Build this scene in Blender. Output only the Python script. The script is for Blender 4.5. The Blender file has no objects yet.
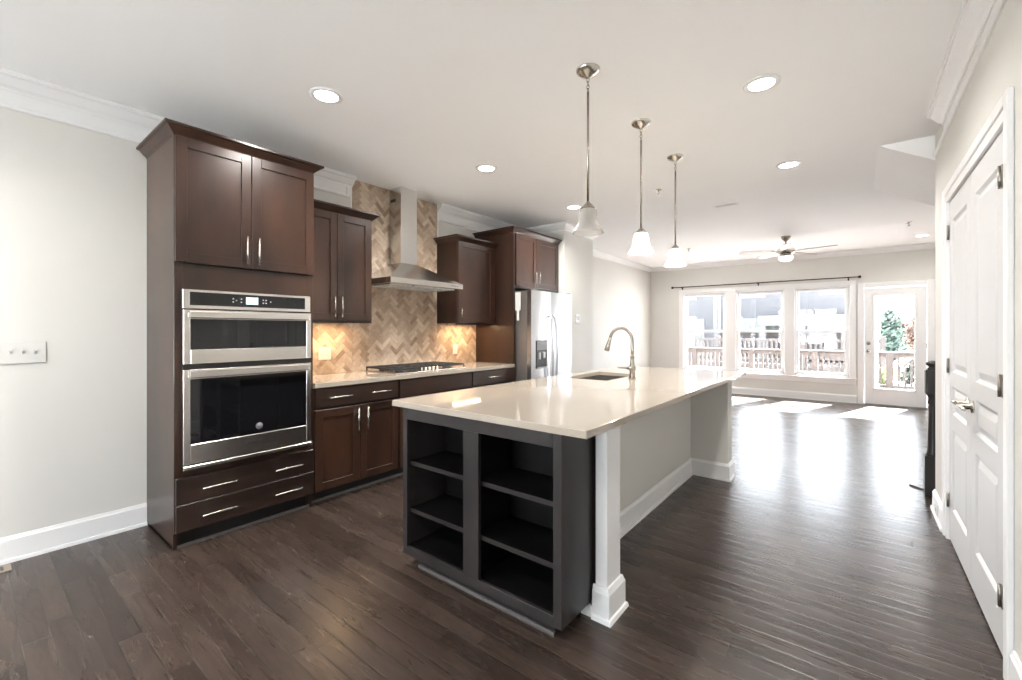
import bpy, bmesh, math, random
from mathutils import Vector, Matrix
C = bpy.context.scene.collection
SC = bpy.context.scene
R = math.radians
random.seed(7)

# ------------------------------------------------------------------ camera, light, exposure
cam = bpy.data.cameras.new('camera'); camo = bpy.data.objects.new('camera', cam); C.objects.link(camo)
camo.location = (0, 0, 1.305); camo.rotation_euler = (R(90), 0, R(38.317))
cam.sensor_width = 36; cam.lens = 437.7/1022*36; cam.shift_y = -9.6/1022
cam.clip_start = .02; cam.clip_end = 300
SC.camera = camo
SC.view_settings.view_transform = 'Standard'
SC.view_settings.look = 'None'
SC.view_settings.gamma = 1
SC.view_settings.use_curve_mapping = False
SC.view_settings.exposure = 1.1

world = bpy.data.worlds.new('world'); SC.world = world; world.use_nodes = True
bg = world.node_tree.nodes['Background']
bg.inputs[0].default_value = (.85, .925, 1, 1); bg.inputs[1].default_value = 7.0
sun = bpy.data.lights.new('sun', 'SUN'); suno = bpy.data.objects.new('sun', sun); C.objects.link(suno)
sun.energy = 95; sun.angle = R(.6); sun.color = (1, .97, .94)
suno.rotation_euler = Vector((-.28, -.90, -1)).to_track_quat('-Z', 'Y').to_euler()
suno.location = (3, 20, 20)

def portal(name, loc, rot, sx, sy):
    l = bpy.data.lights.new(name, 'AREA'); l.shape = 'RECTANGLE'; l.size = sx; l.size_y = sy
    l.cycles.is_portal = True
    o = bpy.data.objects.new(name, l); C.objects.link(o); o.location = loc; o.rotation_euler = rot
portal('window_portal', (-1.55, 10.02, 1.28), (R(-90), 0, 0), 3.0, 1.75)
portal('door_portal', (.5, 10.02, 1.1), (R(-90), 0, 0), .6, 1.7)
portal('back_portal', (-1.77, -3.46, 1.36), (R(90), 0, 0), 2.2, 1.86)
CAN_W = 15      # watts of each recessed lamp
UNDER_W = 2.3
PEND_W = 4.5

# ------------------------------------------------------------------ materials
def nd(nt, t, **kw):
    n = nt.nodes.new(t)
    for k, v in kw.items(): setattr(n, k, v)
    return n
def mat(name, col, rough=.5, metal=0, spec=.5, coat=0, var=0, scale=(8, 8, 8), bump=0, bscale=(60, 60, 60), col2=None, rvar=0, aniso=0):
    m = bpy.data.materials.new(name); m.use_nodes = True; nt = m.node_tree; b = nt.nodes['Principled BSDF']
    b.inputs['Base Color'].default_value = (*col, 1); b.inputs['Roughness'].default_value = rough
    b.inputs['Metallic'].default_value = metal; b.inputs['Specular IOR Level'].default_value = spec
    b.inputs['Coat Weight'].default_value = coat; b.inputs['Coat Roughness'].default_value = .15
    if aniso: b.inputs['Anisotropic'].default_value = aniso
    tc = nd(nt, 'ShaderNodeTexCoord')
    def noise(sc, det=4):
        mp = nd(nt, 'ShaderNodeMapping'); mp.inputs['Scale'].default_value = sc
        nt.links.new(tc.outputs['Object'], mp.inputs['Vector'])
        n = nd(nt, 'ShaderNodeTexNoise'); n.inputs['Scale'].default_value = 1; n.inputs['Detail'].default_value = det
        nt.links.new(mp.outputs[0], n.inputs['Vector']); return n
    if var or col2:
        n = noise(scale); c2 = col2 or tuple(min(1, c*(1+var)) for c in col)
        c1 = col if col2 else tuple(c*(1-var) for c in col)
        r = nd(nt, 'ShaderNodeValToRGB'); r.color_ramp.elements[0].position = .32; r.color_ramp.elements[1].position = .68
        r.color_ramp.elements[0].color = (*c1, 1); r.color_ramp.elements[1].color = (*c2, 1)
        nt.links.new(n.outputs[0], r.inputs[0]); nt.links.new(r.outputs[0], b.inputs['Base Color'])
    if rvar:
        n = noise(scale, 3); mr = nd(nt, 'ShaderNodeMapRange')
        mr.inputs['To Min'].default_value = rough-rvar; mr.inputs['To Max'].default_value = rough+rvar
        nt.links.new(n.outputs[0], mr.inputs['Value']); nt.links.new(mr.outputs[0], b.inputs['Roughness'])
    if bump:
        n = noise(bscale); bp = nd(nt, 'ShaderNodeBump'); bp.inputs['Strength'].default_value = bump; bp.inputs['Distance'].default_value = .004
        nt.links.new(n.outputs[0], bp.inputs['Height']); nt.links.new(bp.outputs[0], b.inputs['Normal'])
    return m
def emis(name, col, s):
    m = bpy.data.materials.new(name); m.use_nodes = True; nt = m.node_tree; b = nt.nodes['Principled BSDF']
    b.inputs['Base Color'].default_value = (*col, 1); b.inputs['Emission Color'].default_value = (*col, 1); b.inputs['Emission Strength'].default_value = s
    b.inputs['Roughness'].default_value = .4
    return m
def schlick(nt, f0=.04):                              # same on both sides of a thin pane
    lw = nd(nt, 'ShaderNodeLayerWeight'); lw.inputs[0].default_value = .5
    p = nd(nt, 'ShaderNodeMath', operation='POWER'); nt.links.new(lw.outputs['Facing'], p.inputs[0]); p.inputs[1].default_value = 5
    a = nd(nt, 'ShaderNodeMath', operation='MULTIPLY_ADD'); nt.links.new(p.outputs[0], a.inputs[0]); a.inputs[1].default_value = 1-f0; a.inputs[2].default_value = f0
    return a
def glassm(name, tint=(1, 1, 1), frost=0):
    m = bpy.data.materials.new(name); m.use_nodes = True; nt = m.node_tree; nt.nodes.clear()
    out = nd(nt, 'ShaderNodeOutputMaterial'); mx = nd(nt, 'ShaderNodeMixShader'); tr = nd(nt, 'ShaderNodeBsdfTransparent'); gl = nd(nt, 'ShaderNodeBsdfGlossy')
    fr = schlick(nt); tr.inputs[0].default_value = (*tint, 1); gl.inputs['Roughness'].default_value = .02
    nt.links.new(fr.outputs[0], mx.inputs[0]); nt.links.new(tr.outputs[0], mx.inputs[1]); nt.links.new(gl.outputs[0], mx.inputs[2])
    nt.links.new(mx.outputs[0], out.inputs[0])
    return m
M = {}
M['wall'] = mat('wall_paint', (.67, .66, .625), .62, var=.015, scale=(1.2, 1.2, 1.2), bump=.03, bscale=(220, 220, 220))
M['ceil'] = mat('ceiling_paint', (.93, .93, .93), .75, var=.012, scale=(1, 1, 1), bump=.03, bscale=(180, 180, 180))
M['trim'] = mat('trim_paint', (.82, .82, .82), .32, var=.01, scale=(3, 3, 3))
M['doorp'] = mat('door_paint', (.60, .605, .61), .42, var=.01, scale=(3, 3, 3))
M['wood'] = mat('cabinet_espresso', (.0125, .0066, .0046), .30, spec=.42, coat=.12, col2=(.046, .0205, .0120), scale=(3.0, 3.0, .9), bump=.05, bscale=(90, 90, 6))
M['woodh'] = mat('cabinet_espresso_cross', (.0125, .0078, .0062), .30, spec=.42, coat=.12, col2=(.032, .0180, .0135), scale=(3.0, .9, 3.0), bump=.05, bscale=(90, 6, 90))
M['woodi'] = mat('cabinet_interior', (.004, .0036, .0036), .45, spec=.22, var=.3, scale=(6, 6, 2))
M['isl'] = mat('island_cabinet', (.017, .0150, .0152), .34, spec=.45, col2=(.033, .028, .0275), scale=(5, 5, 1.2), bump=.06, bscale=(90, 90, 6))
M['toe'] = mat('toe_kick', (.014, .012, .012), .5)
M['shoe'] = mat('shoe_moulding', (.10, .09, .085), .32)
M['counter'] = mat('quartz_counter', (.38, .335, .28), .05, spec=.6, var=.04, scale=(160, 160, 160))
M['steel'] = mat('stainless_steel', (.70, .69, .67), .20, 1, var=.02, scale=(2, 2, 60))
M['steelh'] = mat('stainless_steel_wide', (.63, .60, .57), .24, 1, var=.02, scale=(60, 2, 60))
M['fridge'] = mat('fridge_steel', (.60, .61, .63), .22, 1, var=.02, scale=(60, 2, 60), rvar=.03)
M['fside'] = mat('fridge_side', (.20, .18, .165), .45, .6, var=.05)
M['nickel'] = mat('satin_nickel', (.62, .59, .54), .22, 1, var=.03)
M['nickeld'] = mat('brushed_nickel_dark', (.34, .31, .27), .26, 1, var=.05)
M['ovglass'] = mat('oven_glass', (.006, .006, .007), .04, spec=.5, var=.1)
M['black'] = mat('black_plastic', (.012, .012, .013), .35, var=.1)
M['iron'] = mat('cast_iron', (.018, .018, .019), .5, var=.25, scale=(60, 60, 60), bump=.2)
M['grout'] = mat('tile_grout', (.50, .42, .34), .85, var=.06)
M['plate'] = mat('white_plastic', (.66, .66, .63), .35, var=.01)
M['slot'] = mat('outlet_slot', (.05, .05, .05), .5, var=.1)
M['rod'] = mat('bronze_rod', (.03, .026, .024), .4, .7, var=.15)
M['newel'] = mat('newel_wood', (.022, .019, .017), .33, var=.3, scale=(12, 12, 3))
M['hinge'] = mat('hinge_nickel', (.30, .28, .25), .32, 1, var=.15, scale=(40, 40, 40))
M['pane'] = glassm('window_glass')
M['lens'] = emis('lamp_lens', (1, .96, .9), 9)
M['disp'] = emis('clock_display', (.45, .62, .7), .25)
M['digit'] = emis('clock_digits', (.9, .98, 1), 1.6)
M['bulb'] = emis('lamp_bulb', (1, .86, .66), 9)
M['fanlens'] = emis('fan_lamp_glass', (1, .96, .9), 1.2)
M['shade_grey'] = mat('shade_fabric', (.55, .55, .55), .7, var=.05)
M['siding'] = None
def shade_mat(name, col, em, alpha):
    m = bpy.data.materials.new(name); m.use_nodes = True; nt = m.node_tree; nt.nodes.clear()
    out = nd(nt, 'ShaderNodeOutputMaterial'); a = nd(nt, 'ShaderNodeMixShader'); a.inputs[0].default_value = alpha
    tr = nd(nt, 'ShaderNodeBsdfTransparent'); mx = nd(nt, 'ShaderNodeMixShader'); mx.inputs[0].default_value = .45
    df = nd(nt, 'ShaderNodeBsdfDiffuse'); tl = nd(nt, 'ShaderNodeBsdfTranslucent')
    df.inputs[0].default_value = (*col, 1); tl.inputs[0].default_value = (*col, 1)
    nt.links.new(df.outputs[0], mx.inputs[1]); nt.links.new(tl.outputs[0], mx.inputs[2])
    gl = nd(nt, 'ShaderNodeBsdfGlossy'); gl.inputs['Roughness'].default_value = .15
    fr = schlick(nt); mg = nd(nt, 'ShaderNodeMixShader')
    nt.links.new(fr.outputs[0], mg.inputs[0]); nt.links.new(mx.outputs[0], mg.inputs[1]); nt.links.new(gl.outputs[0], mg.inputs[2])
    nt.links.new(tr.outputs[0], a.inputs[1]); nt.links.new(mg.outputs[0], a.inputs[2])
    last = a.outputs[0]
    if em:
        e = nd(nt, 'ShaderNodeEmission'); e.inputs[0].default_value = (1, .93, .82, 1); e.inputs[1].default_value = em
        ad = nd(nt, 'ShaderNodeAddShader'); nt.links.new(last, ad.inputs[0]); nt.links.new(e.outputs[0], ad.inputs[1]); last = ad.outputs[0]
    nt.links.new(last, out.inputs[0]); return m
M['shade_off'] = shade_mat('frosted_shade', (.62, .60, .57), 0, .6)
M['shade_on'] = shade_mat('lit_frosted_shade', (.95, .92, .86), .85, .8)

def floor_mat():
    m = bpy.data.materials.new('dark_oak_planks'); m.use_nodes = True; nt = m.node_tree; b = nt.nodes['Principled BSDF']; L = nt.links.new
    tc = nd(nt, 'ShaderNodeTexCoord'); sp = nd(nt, 'ShaderNodeSeparateXYZ'); L(tc.outputs['Object'], sp.inputs[0])
    def mth(op, a, c=None, d=None):
        n = nd(nt, 'ShaderNodeMath', operation=op)
        for i, v in enumerate((a, c, d)):
            if v is None: continue
            if isinstance(v, (int, float)): n.inputs[i].default_value = v
            else: L(v, n.inputs[i])
        return n.outputs[0]
    W, LN = .083, 1.05
    yr = mth('DIVIDE', sp.outputs[1], W); row = mth('FLOOR', yr); fy = mth('FRACT', yr)
    wn = nd(nt, 'ShaderNodeTexWhiteNoise', noise_dimensions='1D'); L(row, wn.inputs['W'])
    xo = mth('ADD', mth('DIVIDE', sp.outputs[0], LN), mth('MULTIPLY', wn.outputs['Value'], 9.7)); col = mth('FLOOR', xo); fx = mth('FRACT', xo)
    cv = nd(nt, 'ShaderNodeCombineXYZ'); L(row, cv.inputs[0]); L(col, cv.inputs[1])
    w2 = nd(nt, 'ShaderNodeTexWhiteNoise', noise_dimensions='3D'); L(cv.outputs[0], w2.inputs['Vector'])
    dy = mth('MULTIPLY', mth('MINIMUM', fy, mth('SUBTRACT', 1, fy)), W)
    dx = mth('MULTIPLY', mth('MINIMUM', fx, mth('SUBTRACT', 1, fx)), LN)
    d = mth('MINIMUM', dy, dx)
    seam = nd(nt, 'ShaderNodeMapRange'); L(d, seam.inputs['Value']); seam.inputs['From Min'].default_value = .0008; seam.inputs['From Max'].default_value = .0020
    seam.inputs['To Min'].default_value = 1; seam.inputs['To Max'].default_value = 0
    # grain, stretched along the plank and shifted per plank
    gx = nd(nt, 'ShaderNodeCombineXYZ')
    L(mth('ADD', mth('MULTIPLY', sp.outputs[0], 2.2), mth('MULTIPLY', w2.outputs['Value'], 60)), gx.inputs[0])
    L(mth('MULTIPLY', sp.outputs[1], 20), gx.inputs[1]); L(mth('MULTIPLY', w2.outputs['Value'], 31), gx.inputs[2])
    g1 = nd(nt, 'ShaderNodeTexNoise'); L(gx.outputs[0], g1.inputs['Vector']); g1.inputs['Scale'].default_value = 1; g1.inputs['Detail'].default_value = 5; g1.inputs['Distortion'].default_value = .4
    wv = mth('FRACT', mth('MULTIPLY', g1.outputs[0], 7))     # cathedral rings
    ring = mth('ABSOLUTE', mth('SUBTRACT', wv, .5))
    ramp = nd(nt, 'ShaderNodeValToRGB'); L(w2.outputs['Value'], ramp.inputs[0])
    e = ramp.color_ramp.elements; e[0].color = (.030, .0195, .0150, 1); e[1].color = (.056, .0385, .0300, 1)
    mx = nd(nt, 'ShaderNodeMix', data_type='RGBA'); mx.blend_type = 'MULTIPLY'; mx.inputs['Factor'].default_value = 1
    gr = nd(nt, 'ShaderNodeMapRange'); L(ring, gr.inputs['Value']); gr.inputs['From Max'].default_value = .5; gr.inputs['To Min'].default_value = .74; gr.inputs['To Max'].default_value = 1.12
    cmb = nd(nt, 'ShaderNodeCombineColor'); [L(gr.outputs[0], cmb.inputs[i]) for i in range(3)]
    L(ramp.outputs[0], mx.inputs['A']); L(cmb.outputs[0], mx.inputs['B'])
    # scuffed seams, bevel glints painted in pale by patches, dark on the rest
    ns = nd(nt, 'ShaderNodeTexNoise'); L(tc.outputs['Object'], ns.inputs['Vector']); ns.inputs['Scale'].default_value = 2.3
    sr = nd(nt, 'ShaderNodeValToRGB'); L(ns.outputs[0], sr.inputs[0]); sr.color_ramp.elements[0].position = .48; sr.color_ramp.elements[1].position = .62
    sr.color_ramp.elements[0].color = (.006, .0045, .004, 1); sr.color_ramp.elements[1].color = (.105, .080, .065, 1)
    m2 = nd(nt, 'ShaderNodeMix', data_type='RGBA'); L(seam.outputs[0], m2.inputs['Factor']); L(mx.outputs['Result'], m2.inputs['A']); L(sr.outputs[0], m2.inputs['B'])
    L(m2.outputs['Result'], b.inputs['Base Color'])
    rr = nd(nt, 'ShaderNodeMapRange'); L(g1.outputs[0], rr.inputs['Value']); rr.inputs['To Min'].default_value = .20; rr.inputs['To Max'].default_value = .36
    L(rr.outputs[0], b.inputs['Roughness']); b.inputs['Specular IOR Level'].default_value = .45; b.inputs['Coat Weight'].default_value = .12; b.inputs['Coat Roughness'].default_value = .22
    # height: bevelled seams, grain, slow waviness
    nb = nd(nt, 'ShaderNodeTexNoise'); L(gx.outputs[0], nb.inputs['Vector']); nb.inputs['Scale'].default_value = .55; nb.inputs['Detail'].default_value = 2
    sb = nd(nt, 'ShaderNodeMapRange'); L(d, sb.inputs['Value']); sb.inputs['From Max'].default_value = .005
    hgt = mth('ADD', mth('MULTIPLY', sb.outputs[0], .55), mth('ADD', mth('MULTIPLY', ring, .08), mth('MULTIPLY', nb.outputs[0], .22)))
    bp = nd(nt, 'ShaderNodeBump'); bp.inputs['Strength'].default_value = .28; bp.inputs['Distance'].default_value = .004
    L(hgt, bp.inputs['Height']); L(bp.outputs[0], b.inputs['Normal'])
    return m
M['floor'] = floor_mat()

def tile_mat():
    m = bpy.data.materials.new('marbled_tile'); m.use_nodes = True; nt = m.node_tree; b = nt.nodes['Principled BSDF']; L = nt.links.new
    at = nd(nt, 'ShaderNodeAttribute', attribute_name='tone'); tc = nd(nt, 'ShaderNodeTexCoord')
    ad = nd(nt, 'ShaderNodeVectorMath', operation='MULTIPLY_ADD'); L(tc.outputs['Object'], ad.inputs[0]); ad.inputs[1].default_value = (30, 30, 30)
    sc = nd(nt, 'ShaderNodeVectorMath', operation='SCALE'); L(at.outputs['Color'], sc.inputs[0]); sc.inputs['Scale'].default_value = 40; L(sc.outputs[0], ad.inputs[2])
    n = nd(nt, 'ShaderNodeTexNoise'); L(ad.outputs[0], n.inputs['Vector']); n.inputs['Scale'].default_value = .6; n.inputs['Distortion'].default_value = 1.5
    sx = nd(nt, 'ShaderNodeSeparateColor'); L(at.outputs['Color'], sx.inputs[0])
    a = nd(nt, 'ShaderNodeMath', operation='MULTIPLY_ADD'); L(n.outputs[0], a.inputs[0]); a.inputs[1].default_value = .55; L(sx.outputs[0], a.inputs[2])
    r = nd(nt, 'ShaderNodeValToRGB'); L(a.outputs[0], r.inputs[0]); e = r.color_ramp.elements
    e[0].position = .2; e[0].color = (.31, .22, .16, 1); e[1].position = 1.15; e[1].color = (.64, .53, .42, 1)
    k = e.new(.55); k.color = (.45, .345, .26, 1)
    L(r.outputs[0], b.inputs['Base Color']); b.inputs['Roughness'].default_value = .22
    return m
M['tile'] = tile_mat()
def siding_mat(name, col, pitch):
    m = bpy.data.materials.new(name); m.use_nodes = True; nt = m.node_tree; b = nt.nodes['Principled BSDF']; L = nt.links.new
    tc = nd(nt, 'ShaderNodeTexCoord'); sp = nd(nt, 'ShaderNodeSeparateXYZ'); L(tc.outputs['Object'], sp.inputs[0])
    d = nd(nt, 'ShaderNodeMath', operation='DIVIDE'); L(sp.outputs[2], d.inputs[0]); d.inputs[1].default_value = pitch
    f = nd(nt, 'ShaderNodeMath', operation='FRACT'); L(d.outputs[0], f.inputs[0])
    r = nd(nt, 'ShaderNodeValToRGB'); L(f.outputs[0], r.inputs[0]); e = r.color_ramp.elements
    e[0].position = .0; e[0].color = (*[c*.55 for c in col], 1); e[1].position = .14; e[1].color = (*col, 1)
    L(r.outputs[0], b.inputs['Base Color']); b.inputs['Roughness'].default_value = .7
    return m
M['siding'] = siding_mat('grey_siding', (.036, .037, .042), .16)
M['white_out'] = mat('outdoor_white', (.075, .075, .077), .5, var=.02)
M['deckwood'] = mat('deck_wood', (.034, .0245, .0215), .7, var=.2, scale=(4, 4, 4))
M['deckdark'] = mat('neighbour_deck_wood', (.014, .0105, .010), .7, var=.4, scale=(3, 3, 3))
M['ground'] = mat('pale_ground', (.80, .79, .77), .9, var=.15, scale=(.4, .4, .4))
M['darkglass'] = mat('house_window_glass', (.05, .065, .06), .08, var=.1)

# ------------------------------------------------------------------ mesh helpers
class MB:
    def __init__(s): s.bm = bmesh.new()
    def box(s, x0, x1, y0, y1, z0, z1, bev=0.0, seg=1):
        x0, x1 = min(x0, x1), max(x0, x1); y0, y1 = min(y0, y1), max(y0, y1); z0, z1 = min(z0, z1), max(z0, z1)
        r = bmesh.ops.create_cube(s.bm, size=1); vs = r['verts']
        for v in vs: v.co = Vector(((x0+x1)/2+v.co.x*(x1-x0), (y0+y1)/2+v.co.y*(y1-y0), (z0+z1)/2+v.co.z*(z1-z0)))
        if bev:
            bev = min(bev, .45*min(x1-x0, y1-y0, z1-z0))
            es = list({e for v in vs for e in v.link_edges})
            bmesh.ops.bevel(s.bm, geom=es, offset=bev, segments=seg, affect='EDGES', profile=.5)
        return s
    def poly(s, pts):
        return s.bm.faces.new([s.bm.verts.new(p) for p in pts])
    def solid(s, bottom, top):                     # two matching loops -> closed solid
        a = [s.bm.verts.new(p) for p in bottom]; b = [s.bm.verts.new(p) for p in top]; n = len(a)
        s.bm.faces.new(a[::-1]); s.bm.faces.new(b)
        for i in range(n): s.bm.faces.new((a[i], a[(i+1) % n], b[(i+1) % n], b[i]))
        return s
    def lathe(s, prof, c, n=24, axis='Z'):          # prof: (radius, height) list
        rings = []
        for r, h in prof:
            ring = []
            for i in range(n):
                t = 2*math.pi*i/n; p = (r*math.cos(t), r*math.sin(t), h)
                if axis == 'X': p = (p[2], p[0], p[1])
                if axis == 'Y': p = (p[0], p[2], p[1])
                ring.append(s.bm.verts.new((c[0]+p[0], c[1]+p[1], c[2]+p[2])))
            rings.append(ring)
        for a, b in zip(rings, rings[1:]):
            for i in range(n):
                f = s.bm.faces.new((a[i], a[(i+1) % n], b[(i+1) % n], b[i])); f.smooth = True
        if prof[0][0] > 1e-5: s.bm.faces.new(rings[0][::-1])
        if prof[-1][0] > 1e-5: s.bm.faces.new(rings[-1])
        return s
    def tube(s, pts, r, n=10, cap=True):
        pts = [Vector(p) for p in pts]; rs = r if isinstance(r, (list, tuple)) else [r]*len(pts)
        rings = []; up = None
        for i, p in enumerate(pts):
            t = (pts[min(i+1, len(pts)-1)]-pts[max(i-1, 0)]).normalized()
            if up is None:
                up = Vector((0, 0, 1)) if abs(t.z) < .9 else Vector((1, 0, 0))
            a = t.cross(up).normalized(); up = a.cross(t).normalized()
            rings.append([s.bm.verts.new(p+rs[i]*(a*math.cos(2*math.pi*k/n)+up*math.sin(2*math.pi*k/n))) for k in range(n)])
        for a, b in zip(rings, rings[1:]):
            for k in range(n):
                f = s.bm.faces.new((a[k], a[(k+1) % n], b[(k+1) % n], b[k])); f.smooth = True
        if cap: s.bm.faces.new(rings[0][::-1]); s.bm.faces.new(rings[-1])
        return s
    def sweep(s, prof, path, z):                    # prof (out, up), path in plan, out = right-hand side of travel
        path = [Vector(p) for p in path]; n = len(path); rings = []
        for i, p in enumerate(path):
            d0 = (path[i]-path[i-1]).normalized() if i else (path[1]-path[0]).normalized()
            d1 = (path[i+1]-path[i]).normalized() if i < n-1 else d0
            n0 = Vector((d0.y, -d0.x)); n1 = Vector((d1.y, -d1.x)); m = (n0+n1).normalized(); k = 1/max(.2, m.dot(n0))
            rings.append([s.bm.verts.new((p.x+m.x*o*k, p.y+m.y*o*k, z+u)) for o, u in prof])
        q = len(prof)
        for a, b in zip(rings, rings[1:]):
            for i in range(q): s.bm.faces.new((a[i], a[(i+1) % q], b[(i+1) % q], b[i]))
        s.bm.faces.new(rings[0][::-1]); s.bm.faces.new(rings[-1])
        return s
    def build(s, name, m, parent=None, smooth=False, shift=None):
        bmesh.ops.recalc_face_normals(s.bm, faces=s.bm.faces)
        me = bpy.data.meshes.new(name)
        if parent is None:
            vs = s.bm.verts
            lo = [min(v.co[i] for v in vs) for i in range(3)]; hi = [max(v.co[i] for v in vs) for i in range(3)]
            org = Vector(((lo[0]+hi[0])/2, (lo[1]+hi[1])/2, lo[2])) if shift is None else Vector(shift)
        else: org = ORG[parent.name]
        bmesh.ops.translate(s.bm, verts=s.bm.verts, vec=-org)
        if smooth:
            for f in s.bm.faces: f.smooth = True
        s.bm.to_mesh(me); s.bm.free()
        if m is not None: me.materials.append(m)
        o = bpy.data.objects.new(name, me); C.objects.link(o)
        if parent is None: o.location = org
        else: o.parent = parent
        ORG[o.name] = org
        return o
ORG = {}
def thing(name, loc, label, cat, group=None):
    o = bpy.data.objects.new(name, None); C.objects.link(o); o.location = loc; o.empty_display_size = .1
    o['label'] = label; o['category'] = cat
    if group: o['group'] = group
    ORG[o.name] = Vector(loc); return o
def tag(o, label, cat, group=None):
    o['label'] = label; o['category'] = cat
    if group: o['group'] = group
    return o
def struct(o, label=None):
    o['kind'] = 'structure'
    if label: o['label'] = label
    return o
def sempty(name, loc, label=None):
    o = bpy.data.objects.new(name, None); C.objects.link(o); o.location = loc; o['kind'] = 'structure'; o.empty_display_size = .1
    if label: o['label'] = label
    ORG[o.name] = Vector(loc); return o
def lbl(o, t): o['label'] = t; return o
def dup(root, loc, label, group=None):
    def cp(o, par):
        c = o.copy(); C.objects.link(c)
        if par is not None: c.parent = par
        for ch in list(kids[o.name]): cp(ch, c)
        return c
    kids = {}
    for o in bpy.data.objects: kids.setdefault(o.name, [])
    for o in bpy.data.objects:
        if o.parent: kids[o.parent.name].append(o)
    r = cp(root, None); r.location = loc; r['label'] = label
    if group: r['group'] = group
    return r

# plan dimensions (metres)
XW, XR, YF, YB, ZC = -3.754, .45, 9.967, -3.4, 2.74

# ------------------------------------------------------------------ room shell
struct(MB().box(-3.95, 2.0, YB-.15, YF+.12, -.12, 0).build('floor', M['floor'], shift=(0, 0, 0)))
struct(MB().box(-3.95, 2.0, YB-.15, YF+.15, ZC, ZC+.12).build('ceiling', M['ceil']))
struct(MB().box(XW-.15, XW-.002, YB-.15, YF+.15, 0, ZC).build('wall_left', M['wall']))
w = MB().box(XR, XR+.12, YB, 2.47, 0, ZC).box(XR, XR+.12, 3.85, 4.43, 0, ZC).box(XR, XR+.12, 2.47, 3.85, 2.115, ZC)
struct(w.build('wall_right', M['wall']))
w = MB().box(1.5, 1.6, 4.43, YF, 0, ZC).box(XR+.12, 1.6, 4.31, 4.43, 0, ZC)
struct(w.build('wall_stair', M['wall']))
struct(MB().box(XR+.12, 1.3, 2.3, 2.4, 0, ZC).box(1.2, 1.3, 2.4, 4.31, 0, ZC).build('wall_pantry', M['wall']))
# stub wall beside the fridge
struct(MB().box(XW, -3.08, 5.045, 5.86, 0, ZC).build('wall_stub', M['wall']))
# far wall with its openings
WIN = [(-3.02, -2.147), (-1.976, -1.095), (-.948, -.097)]; WZ0, WZ1 = .445, 2.125
DX0, DX1, DZ1 = .095, .920, 2.06
w = MB()
T0, T1 = YF, YF+.14
w.box(XW, WIN[0][0], T0, T1, 0, ZC)
w.box(WIN[0][1], WIN[1][0], T0, T1, WZ0, WZ1).box(WIN[1][1], WIN[2][0], T0, T1, WZ0, WZ1)
w.box(WIN[0][0], WIN[2][1], T0, T1, 0, WZ0).box(WIN[0][0], WIN[2][1], T0, T1, WZ1, ZC)
w.box(WIN[2][1], DX0, T0, T1, 0, ZC).box(DX0, DX1, T0, T1, DZ1, ZC).box(DX1, 1.6, T0, T1, 0, ZC)
struct(w.build('wall_far', M['wall']))
# back wall, behind the camera, with wide unseen glazing added to brighten the room
w = MB(); b0, b1 = YB-.12, YB
w.box(XW, -2.90, b0, b1, 0, ZC).box(-.64, XR+.12, b0, b1, 0, ZC).box(-2.90, -.64, b0, b1, 2.3, ZC).box(-2.90, -.64, b0, b1, 0, .42)
struct(w.build('wall_back', M['wall']))
we = sempty('window_4', (-1.77, YB-.06, .42))
m = MB()
for x in (-2.90, -1.80, -.70): m.box(x, x+.06, YB-.1, YB-.02, .42, 2.3, .004)
for a_, b_ in ((-2.84, -1.80), (-1.74, -.70)): m.box(a_, b_, YB-.1, YB-.02, .42, .48, .004).box(a_, b_, YB-.1, YB-.02, 2.24, 2.3, .004)
m.build('window_frame', M['trim'], we)
for x in (-2.84, -1.74): MB().box(x, x+1.04, YB-.065, YB-.059, .48, 2.24).build('pane', M['pane'], we)
# stair soffit: sloping underside that drops to the right from the ceiling
m = MB(); sl = (2.554-2.74)/(.453-.13)
xa, xb = .13, 1.5; za, zb = ZC+.02, ZC+sl*(1.5-.13)
A = [(xa, 4.45, ZC), (xb, 4.45, zb), (xb, 4.45, ZC)]; B = [(x, 5.75, z) for x, _, z in A]
m.solid(A, B); struct(m.build('ceiling_soffit', M['ceil']))

CROWN = [(0, 0), (0, -.088), (.010, -.088), (.013, -.076), (.022, -.068), (.030, -.064), (.052, -.040), (.060, -.030), (.066, -.024), (.078, -.022), (.080, -.010), (.088, -.010), (.088, 0)]
BEAD = [(0, .012), (0, -.014), (.009, -.014), (.014, -.008), (.014, .004), (.008, .012)]
FRZ = [(0, 0), (0, -.105), (.004, -.105), (.004, 0)]      # flat painted band between bead and crown
BASE = [(0, 0), (0, .145), (.006, .145), (.010, .132), (.015, .125), (.016, .02), (.024, .018), (.026, 0)]
def trim(i, *parts):
    m = MB()
    for prof, path, z in parts: m.sweep(prof, path, z)
    return struct(m.build('trim_%d' % i, M['trim']))
# right side of travel faces the room
trim(1, (CROWN, [(XW, YB), (XW, 2.317)], ZC), (BEAD, [(XW, YB), (XW, 2.27)], 2.568), (FRZ, [(XW, YB), (XW, 2.299)], 2.665))
trim(2, (CROWN, [(XW, 3.392), (XW, 5.045), (-3.08, 5.045), (-3.08, 5.86), (XW, 5.86), (XW, YF), (1.5, YF)], ZC),
     (BEAD, [(XW, 3.43), (XW, 5.045)], 2.568), (FRZ, [(XW, 3.411), (XW, 5.045)], 2.665))
trim(3, (CROWN, [(XR, 4.02), (XR, YB)], ZC), (BEAD, [(XR, 4.43), (XR, YB)], 2.585), (FRZ, [(XR, 4.02), (XR, YB)], 2.675))
# vertical ends of the frieze beads
m = MB().box(XW, XW+.014, 2.258, 2.282, 2.556, 2.655, .003).box(XW, XW+.014, 3.418, 3.442, 2.556, 2.655, .003)
m.box(XW, XW+.006, 2.300, 2.317, 2.33, ZC-.09).box(XW, XW+.006, 3.392, 3.41, 2.33, ZC-.09)
struct(m.build('trim_4', M['trim']))
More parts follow.
